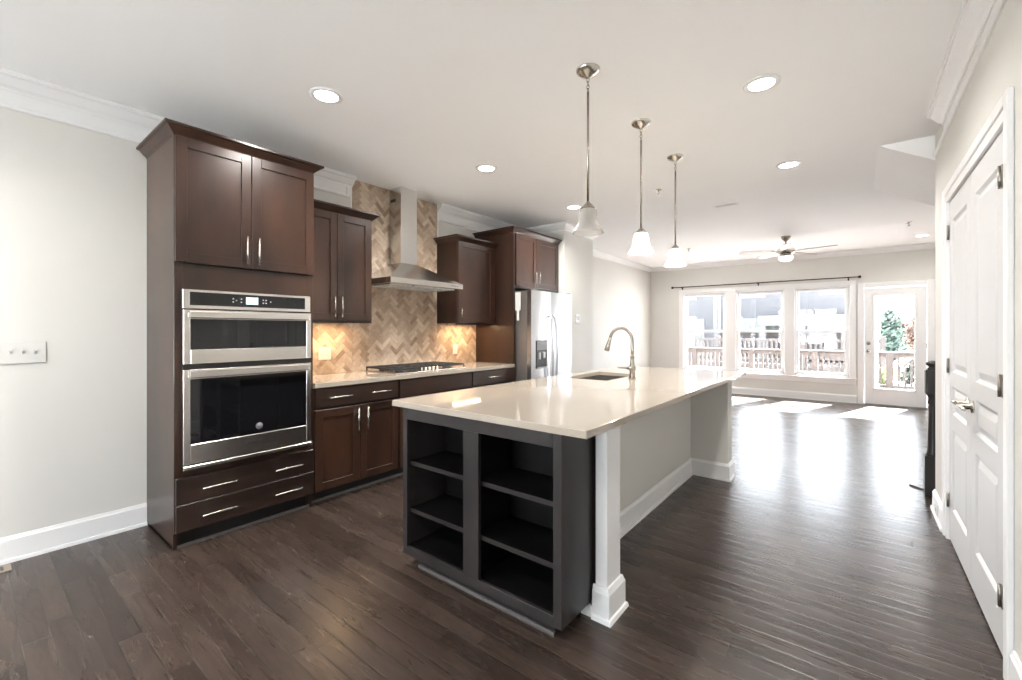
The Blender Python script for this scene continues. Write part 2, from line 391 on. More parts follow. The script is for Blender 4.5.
# baseboards
def base(name, *paths):
    m = MB()
    for p in paths: m.sweep(BASE, p, 0)
    return struct(m.build(name, M['trim']))
base('baseboard_left', [(XW, YB), (XW, .791)], [(XW, 5.86), (XW, YF), (DX0-.10, YF)])
base('baseboard_stub', [(-3.08, 5.06), (-3.08, 5.86), (XW, 5.86)])
base('baseboard_far', [(DX1+.10, YF), (1.5, YF)])
base('baseboard_right', [(XR+.12, 4.43), (XR, 4.43), (XR, 3.955)], [(XR, 2.375), (XR, YB)])
base('baseboard_back', [(XR, YB), (XW, YB)])

# far windows
for i, (x0, x1) in enumerate(WIN):
    wo = sempty('window_%d' % (i+1), ((x0+x1)/2, YF, WZ0))
    m = MB(); f = .035
    m.box(x0, x0+f, YF+.01, YF+.12, WZ0, WZ1).box(x1-f, x1, YF+.01, YF+.12, WZ0, WZ1).box(x0, x1, YF+.01, YF+.12, WZ1-f, WZ1).box(x0, x1, YF+.01, YF+.12, WZ0, WZ0+f)
    m.build('window_frame', M['trim'], wo)
    zm = 1.285
    for nm, za, zb, y in (('lower_sash', WZ0+f, zm+.022, YF+.045), ('upper_sash', zm-.022, WZ1-f, YF+.078)):
        m = MB(); t = .04
        m.box(x0+f, x0+f+t, y, y+.03, za, zb, .003).box(x1-f-t, x1-f, y, y+.03, za, zb, .003)
        m.box(x0+f+t, x1-f-t, y, y+.03, za, za+.045, .003).box(x0+f+t, x1-f-t, y, y+.03, zb-.045, zb, .003)
        sh = m.build(nm, M['trim'], wo)
        MB().box(x0+f+t, x1-f-t, y+.012, y+.016, za+.045, zb-.045).build('pane', M['pane'], sh)
    lbl(MB().box(x0+.02, x1-.02, YF+.012, YF+.04, WZ1-.065, WZ1-.035, .006).build('shade_headrail', M['shade_grey'], wo), 'grey rolled shade headrail')
m = MB(); c = .085; y0 = YF-.02
m.box(WIN[0][0]-c, WIN[0][0]+.01, y0, YF, WZ0, WZ1, .004).box(WIN[2][1]-.01, WIN[2][1]+c, y0, YF, WZ0, WZ1, .004)
m.box(WIN[0][1]-.01, WIN[1][0]+.01, y0, YF, WZ0, WZ1, .004).box(WIN[1][1]-.01, WIN[2][0]+.01, y0, YF, WZ0, WZ1, .004)
m.box(WIN[0][0]-c, WIN[2][1]+c, y0, YF, WZ1, WZ1+.075, .004)
m.box(WIN[0][0]-c-.02, WIN[2][1]+c+.02, YF-.05, YF+.04, WZ0-.022, WZ0, .006).box(WIN[0][0]-c, WIN[2][1]+c, YF-.016, YF, WZ0-.11, WZ0-.022, .003)
struct(m.build('trim_5', M['trim']))

# glazed garden door
do = sempty('door_1', ((DX0+DX1)/2, YF+.03, .015))
m = MB(); gx0, gx1, gz0, gz1 = .236, .765, .29, 1.91; dy0, dy1 = YF+.01, YF+.055; x0, x1 = DX0+.01, DX1-.01
m.box(x0, gx0, dy0, dy1, .02, DZ1-.012, .002).box(gx1, x1, dy0, dy1, .02, DZ1-.012, .002).box(gx0, gx1, dy0, dy1, .02, gz0, .002).box(gx0, gx1, dy0, dy1, gz1, DZ1-.012, .002)
m.build('door_slab', M['trim'], do)
m = MB(); t = .028
m.box(gx0-t, gx0+.006, dy0-.012, dy0+.004, gz0-t, gz1+t, .005).box(gx1-.006, gx1+t, dy0-.012, dy0+.004, gz0-t, gz1+t, .005).box(gx0, gx1, dy0-.012, dy0+.004, gz0-t, gz0+.006, .005).box(gx0, gx1, dy0-.012, dy0+.004, gz1-.006, gz1+t, .005)
m.build('glazing_bead', M['trim'], do)
MB().box(gx0, gx1, YF+.03, YF+.036, gz0, gz1).build('pane', M['pane'], do)
def knob(name, x, z, prof):
    m = MB(); m.lathe([(r, -h) for r, h in prof], (x, dy0, z), 20, 'Y'); lbl(m.build(name, M['nickeld'], do), 'dark nickel ' + name)
knob('door_knob', .158, .936, [(.032, 0), (.032, .006), (.013, .010), (.012, .032), (.027, .040), (.028, .054), (.018, .064), (0, .065)])
knob('deadbolt', .158, 1.077, [(.03, 0), (.03, .012), (.024, .018), (0, .019)])
for z in (1.80, 1.05, .28): lbl(MB().box(x1-.005, x1+.012, dy0-.006, dy0+.004, z-.045, z+.045, .002).build('hinge', M['hinge'], do), 'nickel hinge')
m = MB().box(DX0-.085, DX0+.006, YF-.02, YF, 0, DZ1+.085, .004).box(DX1-.006, DX1+.085, YF-.02, YF, 0, DZ1+.085, .004).box(DX0+.006, DX1-.006, YF-.02, YF, DZ1-.004, DZ1+.085, .004)
struct(m.build('trim_6', M['trim']))
struct(MB().box(DX0, DX1, YF-.005, YF+.12, 0, .018, .003).build('trim_7', mat('threshold_metal', (.35, .34, .33), .4, .8, var=.1)), 'metal door threshold')

# pantry doors in the right wall
m = MB()
m.box(XR-.011, XR, 2.430, 2.475, 0, 2.152).box(XR-.020, XR, 2.385, 2.435, 0, 2.195, .003)
m.box(XR-.011, XR, 3.845, 3.895, 0, 2.152).box(XR-.020, XR, 3.89, 3.945, 0, 2.195, .003)
m.box(XR-.011, XR, 2.475, 3.845, 2.105, 2.152).box(XR-.020, XR, 2.435, 3.89, 2.15, 2.195, .003)
struct(m.build('trim_8', M['trim']))
struct(MB().box(XR, XR+.12, 2.470, 2.541, 0, 2.11).box(XR, XR+.12, 3.842, 3.85, 0, 2.11).box(XR, XR+.12, 2.47, 3.85, 2.105, 2.115).build('trim_9', M['trim']))
def pantry(n, y0, y1, hinge_y, rose_y, sgn):
    d = sempty('door_%d' % n, (XR+.02, (y0+y1)/2, .012))
    ya, yb = y0+.105, y1-.105; xf = XR+.004; xk = XR+.039
    P = [(.215, .705), (.80, .965), (1.055, 1.975)]
    m = MB(); m.box(xf, xk, y0, ya, .012, 2.10).box(xf, xk, yb, y1, .012, 2.10)
    zs = [.012]+[v for p in P for v in p]+[2.10]
    for a, b in zip(zs[0::2], zs[1::2]): m.box(xf, xk, ya, yb, a, b)
    for a, b in P:
        # moulded recess stepping down to a raised field
        def ring(o, x): return [(x, ya+o, a+o), (x, yb-o, a+o), (x, yb-o, b-o), (x, ya+o, b-o)]
        R_ = [ring(0, xf), ring(.014, xf+.012), ring(.022, xf+.012), ring(.052, xf+.002)]
        V = [[m.bm.verts.new(p) for p in r] for r in R_]
        for r0, r1 in zip(V, V[1:]):
            for k in range(4): m.bm.faces.new((r0[k], r0[(k+1) % 4], r1[(k+1) % 4], r1[k]))
        m.bm.faces.new(V[-1])
        m.box(xk-.004, xk, ya, yb, a, b)
    m.build('door_slab', M['doorp'], d)
    for z in (1.915, 1.085, .25):
        hm = MB().tube([(XR-.004, hinge_y, z-.045), (XR-.004, hinge_y, z+.045)], .006, 8).box(XR-.002, XR+.003, min(hinge_y, hinge_y+sgn*.024), max(hinge_y, hinge_y+sgn*.024), z-.045, z+.045)
        lbl(hm.build('hinge', M['hinge'], d), 'nickel hinge')
    h = MB().lathe([(.031, 0), (.031, -.008), (.014, -.012), (.012, -.05)], (xf, rose_y, .925), 20, 'X')
    h.tube([(xf-.05, rose_y-sgn*.012, .925), (xf-.05, rose_y+sgn*.05, .925), (xf-.047, rose_y+sgn*.115, .921)], [.010, .0085, .007], 10)
    lbl(h.build('lever_handle', M['nickel'], d), 'satin nickel lever')
pantry(2, 2.545, 3.188, 2.576, 3.130, -1)
pantry(3, 3.192, 3.839, 3.836, 3.250, 1)

# ------------------------------------------------------------------ cabinet building blocks (fronts face +X)
def shaker(m, xf, y0, y1, z0, z1, fr=.058, th=.02):
    m.box(xf-th, xf, y0, y0+fr, z0, z1, .0015).box(xf-th, xf, y1-fr, y1, z0, z1, .0015)
    m.box(xf-th, xf, y0+fr, y1-fr, z0, z0+fr, .0015).box(xf-th, xf, y0+fr, y1-fr, z1-fr, z1, .0015)
    m.box(xf-th, xf-.009, y0+fr, y1-fr, z0+fr, z1-fr)
def pull_v(xf, y, za, zb, parent):
    m = MB().tube([(xf+.03, y, za), (xf+.03, y, zb)], .006, 10)
    for z in (za+.03, zb-.03): m.tube([(xf-.001, y, z), (xf+.03, y, z)], .0045, 8)
    return lbl(m.build('handle', M['nickel'], parent), 'satin nickel bar pull')
def pull_h(xf, ya, yb, z, parent):
    m = MB().tube([(xf+.03, ya, z), (xf+.03, yb, z)], .006, 10)
    for y in (ya+.03, yb-.03): m.tube([(xf-.001, y, z), (xf+.03, y, z)], .0045, 8)
    return lbl(m.build('handle', M['nickel'], parent), 'satin nickel bar pull')
CABCROWN = [(-.02, 0), (-.02, -.055), (.002, -.055), (.006, -.046), (.012, -.042), (.034, -.022), (.040, -.016), (.046, -.014), (.056, -.012), (.056, 0)]
def cab_crown(path, ztop, parent, h=.055):
    k = h/.055
    return MB().sweep([(o, u*k) for o, u in CABCROWN], path, ztop).build('crown_moulding', M['wood'], parent)
XFr = -3.155                                        # face of deep cabinets
# ---- tall oven cabinet
t = thing('oven_cabinet', (-3.46, 1.21, 0), 'tall dark brown cabinet housing the double oven, at the left end of the run', 'cabinet')
xb = XFr-.02
m = MB().box(XW+.001, xb, .792, .812, .0, 2.46, .001).box(XW, xb, 1.612, 1.632, .0, 2.46, .001).box(XW, XW+.01, .812, 1.612, .1, 2.46).box(XW, xb, .812, 1.612, 2.44, 2.46).box(XW, xb, .812, 1.612, .1, .12)
m.box(XW, xb, .812, 1.612, 1.62, 1.64).box(XW, xb, .812, 1.612, .44, .46)
# face frame round the ovens
m.box(xb, XFr-.003, .792, .836, .10, 2.46, .001).box(xb, XFr-.003, 1.588, 1.632, .10, 2.46, .001).box(xb, XFr-.003, .836, 1.588, 1.548, 1.705).box(xb, XFr-.003, .836, 1.588, .43, .485).box(xb, XFr-.003, .836, 1.588, 2.44, 2.46)
m.build('body', M['wood'], t)
for y0, y1, hy in ((.795, 1.206, 1.172), (1.210, 1.629, 1.244)):
    m = MB(); shaker(m, XFr+.017, y0, y1, 1.712, 2.455); d = m.build('door', M['wood'], t); pull_v(XFr+.017, hy, 1.735, 1.915, d)
for z0, z1, hz in ((.272, .428, .347), (.108, .266, .182)):
    d = MB().box(XFr, XFr+.02, .796, 1.628, z0, z1, .0018).build('drawer', M['woodh'], t)
    pull_h(XFr+.02, .922, 1.106, hz, d); pull_h(XFr+.02, 1.345, 1.529, hz, d)
MB().box(XFr-.09, XFr-.075, .812, 1.612, 0, .1).build('toe_kick', M['toe'], t)
SHOE = [(0, 0), (0, .02), (.006, .019), (.011, .015), (.013, .009), (.013, 0)]
m = MB().sweep(SHOE, [(XFr-.07, 1.633), (XFr-.02, 1.633)][:0] or [(XW+.04, .792), (XFr-.022, .792), (XFr-.022, 1.632)][::-1], 0)
sh = m.build('shoe_moulding', M['shoe'], t)
cab_crown([(XFr, 1.632+.0), (XFr, .792), (XW, .792)][::-1], 2.52, t, .062)
# right-hand return of the crown, above the neighbouring cabinet
MB().sweep([(o, u*1.12) for o, u in CABCROWN], [(XFr, 1.60), (XFr, 1.632), (XW, 1.632)], 2.52).build('crown_return', M['wood'], t)

# ---- built-in double oven
t = thing('double_wall_oven', (-3.14, 1.21, .475), 'stainless steel double oven with black glass, built into the tall cabinet', 'oven')
XO = XFr+.006
m = MB().box(-3.70, XO-.004, .845, 1.58, .49, 1.545).box(XO-.004, XO, .826, 1.598, .486, 1.552)
m.build('oven_body', M['black'], t)
cp = MB().box(XO, XO+.022, .826, 1.598, 1.437, 1.552, .002).build('control_panel', M['steelh'], t)
g = MB().box(XO+.0205, XO+.0235, .862, 1.558, 1.457, 1.537, .001).build('control_glass', M['ovglass'], t)
lbl(MB().box(XO+.0232, XO+.0245, 1.168, 1.242, 1.474, 1.522).build('display', M['disp'], g), 'pale lit clock display')
m = MB(); x = XO+.0246                                # clock digits
SEG = {'1': 'bc', '2': 'abged', '5': 'afgcd', ':': ''}
for k, ch in enumerate('12:15'):
    yb = 1.178+k*.0118
    if ch == ':':
        for z in (1.492, 1.504): m.box(x-.0006, x, yb+.004, yb+.006, z, z+.002)
        continue
    s_ = SEG[ch]; z0, w_, h_ = 1.486, .0075, .011
    segs = {'a': (yb, yb+w_, z0+2*h_-.0015, z0+2*h_), 'g': (yb, yb+w_, z0+h_-.0008, z0+h_+.0008), 'd': (yb, yb+w_, z0, z0+.0015), 'b': (yb+w_-.0015, yb+w_, z0+h_, z0+2*h_), 'c': (yb+w_-.0015, yb+w_, z0, z0+h_), 'f': (yb, yb+.0015, z0+h_, z0+2*h_), 'e': (yb, yb+.0015, z0, z0+h_)}
    for q in s_: a = segs[q]; m.box(x-.0006, x, *a)
m.build('clock_digits', M['digit'], g)
m = MB()
for y in (1.09, 1.108, 1.137, 1.27, 1.288, 1.318):
    for z in ((1.487, 1.507) if y not in (1.108, 1.318) else (1.497,)): m.box(XO+.0234, XO+.0242, y, y+.008, z-.004, z+.004)
m.build('touch_marks', mat('pale_print', (.4, .4, .42), .5, var=.1), g)
def oven_door(name, z0, z1, gz0, gz1, hz0, hz1):
    d = MB()
    d.box(XO, XO+.036, .826, .862, z0, z1, .002).box(XO, XO+.036, 1.562, 1.598, z0, z1, .002).box(XO, XO+.036, .862, 1.562, z0, gz0, .002).box(XO, XO+.036, .862, 1.562, gz1, z1, .002).box(XO, XO+.02, .862, 1.562, gz0, gz1)
    o = d.build(name, M['steelh'], t)
    lbl(MB().box(XO+.030, XO+.034, .8605, 1.5635, gz0-.0015, gz1+.0015).build('oven_window', M['ovglass'], o), 'black glass oven window')
    h = MB().box(XO+.040, XO+.062, .852, 1.572, hz0, hz1, .005, 2)
    for y in (.875, 1.535): h.box(XO+.034, XO+.044, y, y+.02, hz0+.008, hz1-.008)
    h.build('handle', M['steelh'], o)
    return o
od = oven_door('upper_oven_door', 1.104, 1.428, 1.19, 1.373, 1.378, 1.422)
od2 = oven_door('lower_oven_door', .505, 1.07, .622, 1.012, 1.020, 1.066)
MB().box(XO+.002, XO+.045, .824, 1.600, .476, .498, .003).build('vent_trim', M['steelh'], t)
m = MB()                                              # small maker's plate and badge marks
m.lathe([(.022, 0), (.022, .001), (0, .0011)], (XO+.0338, 1.245, .672), 24, 'X')
m.build('round_sticker', mat('grey_sticker', (.16, .16, .165), .4, var=.3, scale=(90, 90, 90)), od2)
m = MB()
def letters(m, s, xf, yc, z0, h, gap=.25):
    G = {'W': ['10001', '10001', '10101', '10101', '01010'], 'h': ['1000', '1000', '1110', '1001', '1001'], 'i': ['1', '0', '1', '1', '1'], 'r': ['000', '000', '110', '100', '100'], 'l': ['1', '1', '1', '1', '1'], 'p': ['000', '110', '101', '110', '100'], 'o': ['0000', '0110', '1001', '1001', '0110']}
    p = h/5; wd = sum(len(G[c][0])+1 for c in s)*p; y = yc-wd/2
    for c in s:
        for r, row in enumerate(G[c]):
            for k, b in enumerate(row):
                if b == '1': m.box(xf-.0004, xf+.0006, y+k*p, y+k*p+p*.95, z0+(4-r)*p, z0+(4-r)*p+p*.95)
        y += (len(G[c][0])+1)*p
letters(m, 'Whirlpool', XO+.036, 1.212, .566, .016)
m.build('brand_lettering', M['black'], od2)

# ---- wall cabinets
XU = -3.424
def wall_cab(name, y0, y1, doors, label, cpath):
    t = thing(name, ((XW+XU)/2, (y0+y1)/2, 1.375), label, 'cabinet')
    m = MB().box(XW+.001, XU-.001, y0, y1, 1.385, 2.29, .0015).box(XU-.03, XU-.004, y0, y1, 1.368, 1.386, .001)
    m.build('body', M['wood'], t)
    for a, b, hy, h0, h1 in doors:
        mm = MB(); shaker(mm, XU+.02, a, b, 1.392, 2.282); d = mm.build('door', M['wood'], t); pull_v(XU+.02, hy, h0, h1, d)
    cab_crown(cpath, 2.345, t, .062)
    lb = MB().box(XU-.12, XU-.07, y0+.08, y1-.08, 1.372, 1.385, .003).build('light_bar', M['plate'], t)
    l = bpy.data.lights.new('under_cabinet_lamp', 'AREA'); l.shape = 'RECTANGLE'; l.size = .04; l.size_y = y1-y0-.2; l.energy = UNDER_W; l.color = (1, .66, .36)
    lo = bpy.data.objects.new('under_cabinet_lamp', l); C.objects.link(lo); lo.parent = t; lo.location = Vector((XU-.16, (y0+y1)/2, 1.366))-ORG[t.name]
    return t
wall_cab('wall_cabinet', 1.634, 2.313, [(1.637, 1.965, 1.935, 1.417, 1.589), (1.969, 2.292, 2.000, 1.417, 1.589)], 'two-door dark brown wall cabinet between the oven cabinet and range hood', [(XU, 1.634), (XU, 2.313), (XW, 2.313)])
wall_cab('wall_cabinet', 3.383, 4.030, [(3.386, 3.972, 3.412, 1.441, 1.547)], 'single-door dark brown wall cabinet between the range hood and fridge', [(XW, 3.383), (XU, 3.383), (XU, 4.030)])

# ---- over-fridge cabinet and tall side panel
t = thing('over_fridge_cabinet', (-3.45, 4.52, 1.80), 'small two-door dark brown cabinet above the refrigerator', 'cabinet')
MB().box(XW, XFr-.001, 4.062, 5.028, 1.81, 2.455, .0015).build('body', M['wood'], t)
for y0, y1, hy in ((4.066, 4.478, 4.445), (4.482, 4.985, 4.525)):
    m = MB(); shaker(m, XFr+.02, y0, y1, 1.835, 2.447); d = m.build('door', M['wood'], t); pull_v(XFr+.02, hy, 1.88, 2.03, d)
cab_crown([(XFr, 4.034), (XFr, 5.028)], 2.515, t, .062)
t = thing('fridge_side_panel', (-3.45, 4.05, 0), 'tall dark brown end panel standing between countertop and refrigerator', 'cabinet panel')
MB().box(XW, XFr+.005, 4.034, 4.060, 0, 2.455, .0015).build('panel', M['wood'], t)
MB().sweep([(o, u*1.12) for o, u in CABCROWN], [(XW, 4.034), (XFr, 4.034), (XFr, 4.06)], 2.515).build('crown_moulding', M['wood'], t)
# paper tag hung on the panel's front edge beside the fridge
t = MB(); t.box(-3.148, -3.068, 4.063, 4.067, 1.54, 1.75, .001).box(-3.125, -3.090, 4.063, 4.067, 1.42, 1.541, .001)
tag(t.build('paper_tag', M['plate']), 'white paper tag hanging between the dark end panel and refrigerator', 'tag')

# ---- base cabinets
def base_cab(name, y0, y1, label):
    t = thing(name, (-3.45, (y0+y1)/2, 0), label, 'cabinet')
    m = MB().box(XW, XFr-.02, y0, y1, .10, .874).box(XFr-.02, XFr, y0, y0+.02, .1, .874).box(XFr-.02, XFr, y1-.02, y1, .1, .874).box(XFr-.02, XFr, y0+.02, y1-.02, .86, .874)
    m.build('body', M['wood'], t)
    MB().box(XFr-.09, XFr-.075, y0, y1, 0, .1).build('toe_kick', M['toe'], t)
    MB().sweep(SHOE, [(XFr-.075, y0), (XFr-.075, y1)], 0).build('shoe_moulding', M['shoe'], t)
    return t
t = base_cab('base_cabinet', 1.634, 2.400, 'dark base cabinet beside the oven tower, two doors under a wide drawer')
d = MB().box(XFr, XFr+.02, 1.640, 2.384, .727, .870, .0018).build('drawer', M['woodh'], t)
pull_h(XFr+.02, 1.739, 1.926, .797, d); pull_h(XFr+.02, 2.098, 2.285, .797, d)
for y0, y1, hy in ((1.640, 2.009, 1.990), (2.013, 2.384, 2.056)):
    m = MB(); shaker(m, XFr+.02, y0, y1, .106, .708); d = m.build('door', M['wood'], t); pull_v(XFr+.02, hy-.008 if hy < 2.01 else hy+.01, .511, .690, d)
t = base_cab('base_cabinet', 2.402, 3.316, 'dark base cabinet under the gas cooktop with plain drawer front')
MB().box(XFr, XFr+.02, 2.408, 3.308, .716, .870, .0018).build('false_front', M['woodh'], t)
for y0, y1, hy in ((2.408, 2.856, 2.828), (2.86, 3.308, 2.888)):
    m = MB(); shaker(m, XFr+.02, y0, y1, .106, .708); d = m.build('door', M['wood'], t); pull_v(XFr+.02, hy, .511, .690, d)
t = base_cab('base_cabinet', 3.318, 4.032, 'dark base cabinet next to the refrigerator panel with one drawer pull')
d = MB().box(XFr, XFr+.02, 3.330, 4.026, .727, .870, .0018).build('drawer', M['woodh'], t); pull_h(XFr+.02, 3.545, 3.80, .80, d)
for y0, y1, hy in ((3.330, 3.676, 3.648), (3.68, 4.026, 3.708)):
    m = MB(); shaker(m, XFr+.02, y0, y1, .106, .708); d = m.build('door', M['wood'], t); pull_v(XFr+.02, hy, .511, .690, d)
tag(MB().box(XW, XFr+.027, 1.634, 4.033, .876, .914, .003, 2).build('countertop', M['counter']), 'long cream quartz countertop under the range hood along the kitchen wall', 'countertop')

# ---- herringbone backsplash
def clip(poly, f):                                   # keep f(p) >= 0
    out = []
    for i, p in enumerate(poly):
        q = poly[(i+1) % len(poly)]; a, b = f(p), f(q)
        if a >= 0: out.append(p)
        if (a >= 0) != (b >= 0): k = a/(a-b); out.append((p[0]+k*(q[0]-p[0]), p[1]+k*(q[1]-p[1])))
    return out
def herring(rects, xw):
    m = MB(); lay = m.bm.loops.layers.float_color.new('tone'); W, n, g = .0405, 3, .0012
    rr = random.Random(3); s = math.sqrt(.5)
    for (ya, yb, za, zb) in rects:
        for i in range(-60, 90):
            for j in range(-30, 30):
                for hv in (0, 1):
                    ox, oy = i+3*j, i-3*j
                    q = (ox, oy, 3, 1) if hv == 0 else (ox, oy+1, 1, 3)
                    P = [(q[0]*W+g, q[1]*W+g), ((q[0]+q[2])*W-g, q[1]*W+g), ((q[0]+q[2])*W-g, (q[1]+q[3])*W-g), (q[0]*W+g, (q[1]+q[3])*W-g)]
                    P = [((u-v)*s+2.85, (u+v)*s+.9) for u, v in P]
                    if max(p[0] for p in P) < ya or min(p[0] for p in P) > yb or max(p[1] for p in P) < za or min(p[1] for p in P) > zb: continue
                    for f in (lambda p: p[0]-ya, lambda p: yb-p[0], lambda p: p[1]-za, lambda p: zb-p[1]):
                        P = clip(P, f)
                        if len(P) < 3: break
                    if len(P) < 3: continue
                    a = [m.bm.verts.new((xw+.001, y, z)) for y, z in P]; cy = sum(p[0] for p in P)/len(P); cz = sum(p[1] for p in P)/len(P)
                    t_ = [m.bm.verts.new((xw+.007, y, z)) for y, z in P]
                    e_ = [m.bm.verts.new((xw+.008, y+(cy-y)*.05, z+(cz-z)*.05)) for y, z in P]
                    tone = min(1, max(0, rr.gauss(.34, .20))); c2 = rr.random()
                    fs = [m.bm.faces.new(e_)]
                    for k in range(len(P)):
                        k2 = (k+1) % len(P)
                        fs.append(m.bm.faces.new((a[k], a[k2], t_[k2], t_[k]))); fs.append(m.bm.faces.new((t_[k], t_[k2], e_[k2], e_[k])))
                    for f in fs:
                        for l in f.loops: l[lay] = (tone, c2, rr.random()*0+c2*.7, 1)
    return m
bs = thing('tile_backsplash', (XW, 2.84, .914), 'beige marbled herringbone tile backsplash behind the cooktop and hood', 'backsplash')
herring([(2.318, 3.382, .915, 2.739), (1.634, 2.318, .915, 1.386), (3.382, 4.033, .915, 1.386)], XW+.001).build('tiles', M['tile'], bs)
MB().box(XW, XW+.0065, 2.317, 3.384, .915, 2.739).box(XW, XW+.0065, 1.634, 2.317, .915, 1.384).box(XW, XW+.0065, 3.384, 4.033, .915, 1.384).build('grout', M['grout'], bs)
def outlet(y, z, label, wide=.115):
    t = thing('electrical_outlet', (XW+.009, y, z), label, 'outlet', 'outlets on the tile backsplash')
    MB().box(XW+.009, XW+.014, y-wide/2, y+wide/2, z-.0575, z+.0575, .002).build('cover_plate', M['plate'], t)
    m = MB()
    for dy in ((-.023, .023) if wide > .1 else (0,)): m.box(XW+.0138, XW+.0155, y+dy-.017, y+dy+.017, z-.034, z+.034, .002)
    r = m.build('receptacle', M['plate'], t)
    m = MB()
    for dy in ((-.023, .023) if wide > .1 else (0,)):
        for dz in (-.02, .012):
            m.box(XW+.0154, XW+.016, y+dy-.007, y+dy-.005, z+dz, z+dz+.009).box(XW+.0154, XW+.016, y+dy+.005, y+dy+.007, z+dz, z+dz+.009)
    m.build('slots', M['slot'], r)
outlet(2.043, 1.099, 'white double outlet on the tile near the oven cabinet', .118)
outlet(3.665, 1.083, 'white outlet on the tile right of the cooktop', .075)

# ---- range hood
t = thing('range_hood', (-3.5, 2.845, 1.73), 'stainless steel chimney range hood on the herringbone tile wall', 'range hood')
xh = XW+.0105
y0, y1, x1, ya, yb, x2 = 2.390, 3.300, -3.25, 2.735, 2.937, -3.555
m = MB(); m.solid([(xh, y0, 1.787), (x1, y0, 1.787), (x1, y1, 1.787), (xh, y1, 1.787)], [(xh, ya, 1.978), (x2, ya, 1.978), (x2, yb, 1.978), (xh, yb, 1.978)]); m.build('canopy', M['steelh'], t)
rim = MB().box(xh, x1, y0, y1, 1.735, 1.788, .002).build('rim', M['steelh'], t)
m = MB()
for k in range(4): m.box(x1-.001, x1+.002, 3.13+k*.028, 3.145+k*.028, 1.755, 1.767, .001)
m.build('control_buttons', M['nickeld'], rim)
m = MB()
for k in range(3):
    q0 = y0+.05+k*.275; m.box(xh+.06, x1-.08, q0, q0+.26, 1.728, 1.7352)
    for j in range(9): m.box(xh+.07+j*.042, xh+.078+j*.042, q0+.01, q0+.25, 1.725, 1.729)
m.build('grease_filter', M['steel'], t)
m = MB().box(xh, x2, ya, yb, 1.976, ZC-.001, .0015); ch = m.build('chimney', M['steel'], t)
MB().box(xh+.02, xh+.10, ya-.0015, ya+.001, 2.60, 2.63).build('vent_slots', M['black'], ch)

# ---- gas cooktop
t = thing('gas_cooktop', (-3.45, 2.857, .914), 'stainless gas cooktop with black grates set in the cream countertop', 'cooktop')
cx0, cx1, cy0, cy1 = -3.70, -3.20, 2.415, 3.299
MB().box(cx0, cx1, cy0, cy1, .9145, .922, .003).build('tray', M['steelh'], t)
m = MB()
for bx, by, r in ((-3.58, 2.56, .042), (-3.34, 2.56, .036), (-3.50, 2.857, .055), (-3.58, 3.155, .036), (-3.34, 3.155, .042)):
    b = MB().lathe([(r*1.25, .922), (r*1.2, .930), (r, .932), (r, .940), (0, .942)], (bx, by, 0), 20); lbl(b.build('burner', M['iron'], t), 'black round burner')
for k in range(3):
    g0 = cy0+.008+k*.2905; g1 = g0+.286; xg0, xg1 = (cx0+.02, cx1-.02) if k != 1 else (cx0+.02, cx1-.115)
    m = MB(); z0, z1, b = .945, .962, .010
    m.box(xg0, xg1, g0, g0+b, z0, z1, .002).box(xg0, xg1, g1-b, g1, z0, z1, .002).box(xg0, xg0+b, g0, g1, z0, z1, .002).box(xg1-b, xg1, g0, g1, z0, z1, .002)
    gm = (g0+g1)/2; m.box(xg0, xg1, gm-b/2, gm+b/2, z0, z1, .002)
    for f in (.25, .5, .75): xx = xg0+f*(xg1-xg0); m.box(xx-b/2, xx+b/2, g0, g1, z0, z1, .002)
    for xx in (xg0, xg1-b):
        for yy in (g0, g1-b): m.box(xx, xx+b, yy, yy+b, .9215, z0+.002)
    m.build('grate', M['iron'], t)
for k in range(5):
    y = 2.757+k*.050+.0; x = -3.272 if k % 2 == 0 else -3.272
    kb = MB().lathe([(.019, .922), (.019, .926), (.016, .928), (.0145, .950), (.010, .953), (0, .953)], (x, y, 0), 18); lbl(kb.build('knob', M['nickel'], t), 'satin steel knob')

# ---- refrigerator
t = thing('refrigerator', (-3.33, 4.545, 0), 'stainless side-by-side refrigerator with ice dispenser beside the white stub wall', 'refrigerator')
XD = -2.926
MB().box(-3.735, XD-.075, 4.092, 4.995, .04, 1.765, .004).box(-3.70, XD-.10, 4.12, 4.97, 0, .05).build('body', M['fside'], t)
def fdoor(y0, y1, name):
    m = MB(); n = 8; a = []; z0, z1 = .075, 1.772
    pr = [(XD-.068, y0)]+[(XD-.012+.012*math.sin(math.pi*(k/n)), y0+(y1-y0)*k/n) for k in range(n+1)]+[(XD-.068, y1)]
    m.solid([(x, y, z0) for x, y in pr], [(x, y, z1) for x, y in pr]); return m.build(name, M['fridge'], t)
dl = fdoor(4.092, 4.495, 'freezer_door'); dr = fdoor(4.500, 4.997, 'fridge_door')
def fhandle(y, par, s):
    pts = [(XD-.002, y, 1.49), (XD+.03, y+s*.004, 1.46), (XD+.052, y+s*.008, 1.30), (XD+.062, y+s*.010, 1.05), (XD+.052, y+s*.008, .80), (XD+.03, y+s*.004, .60), (XD-.002, y, .57)]
    P = []
    for a, b in zip(pts, pts[1:]):
        for k in range(4): P.append(tuple(a[i]+(b[i]-a[i])*k/4 for i in range(3)))
    lbl(MB().tube(P+[pts[-1]], .012, 10).build('handle', M['fridge'], par), 'bowed steel handle')
fhandle(4.460, dl, -1); fhandle(4.530, dr, 1)
dp = MB().box(XD-.01, XD+.004, 4.178, 4.398, .858, 1.188, .004).build('ice_dispenser', M['black'], dl)
MB().box(XD+.003, XD+.006, 4.185, 4.391, 1.075, 1.18, .002).build('dispenser_panel', mat('dispenser_grey', (.16, .165, .17), .3, var=.1), dp)
pg = mat('paddle_grey', (.35, .35, .36), .3, .3, var=.1)
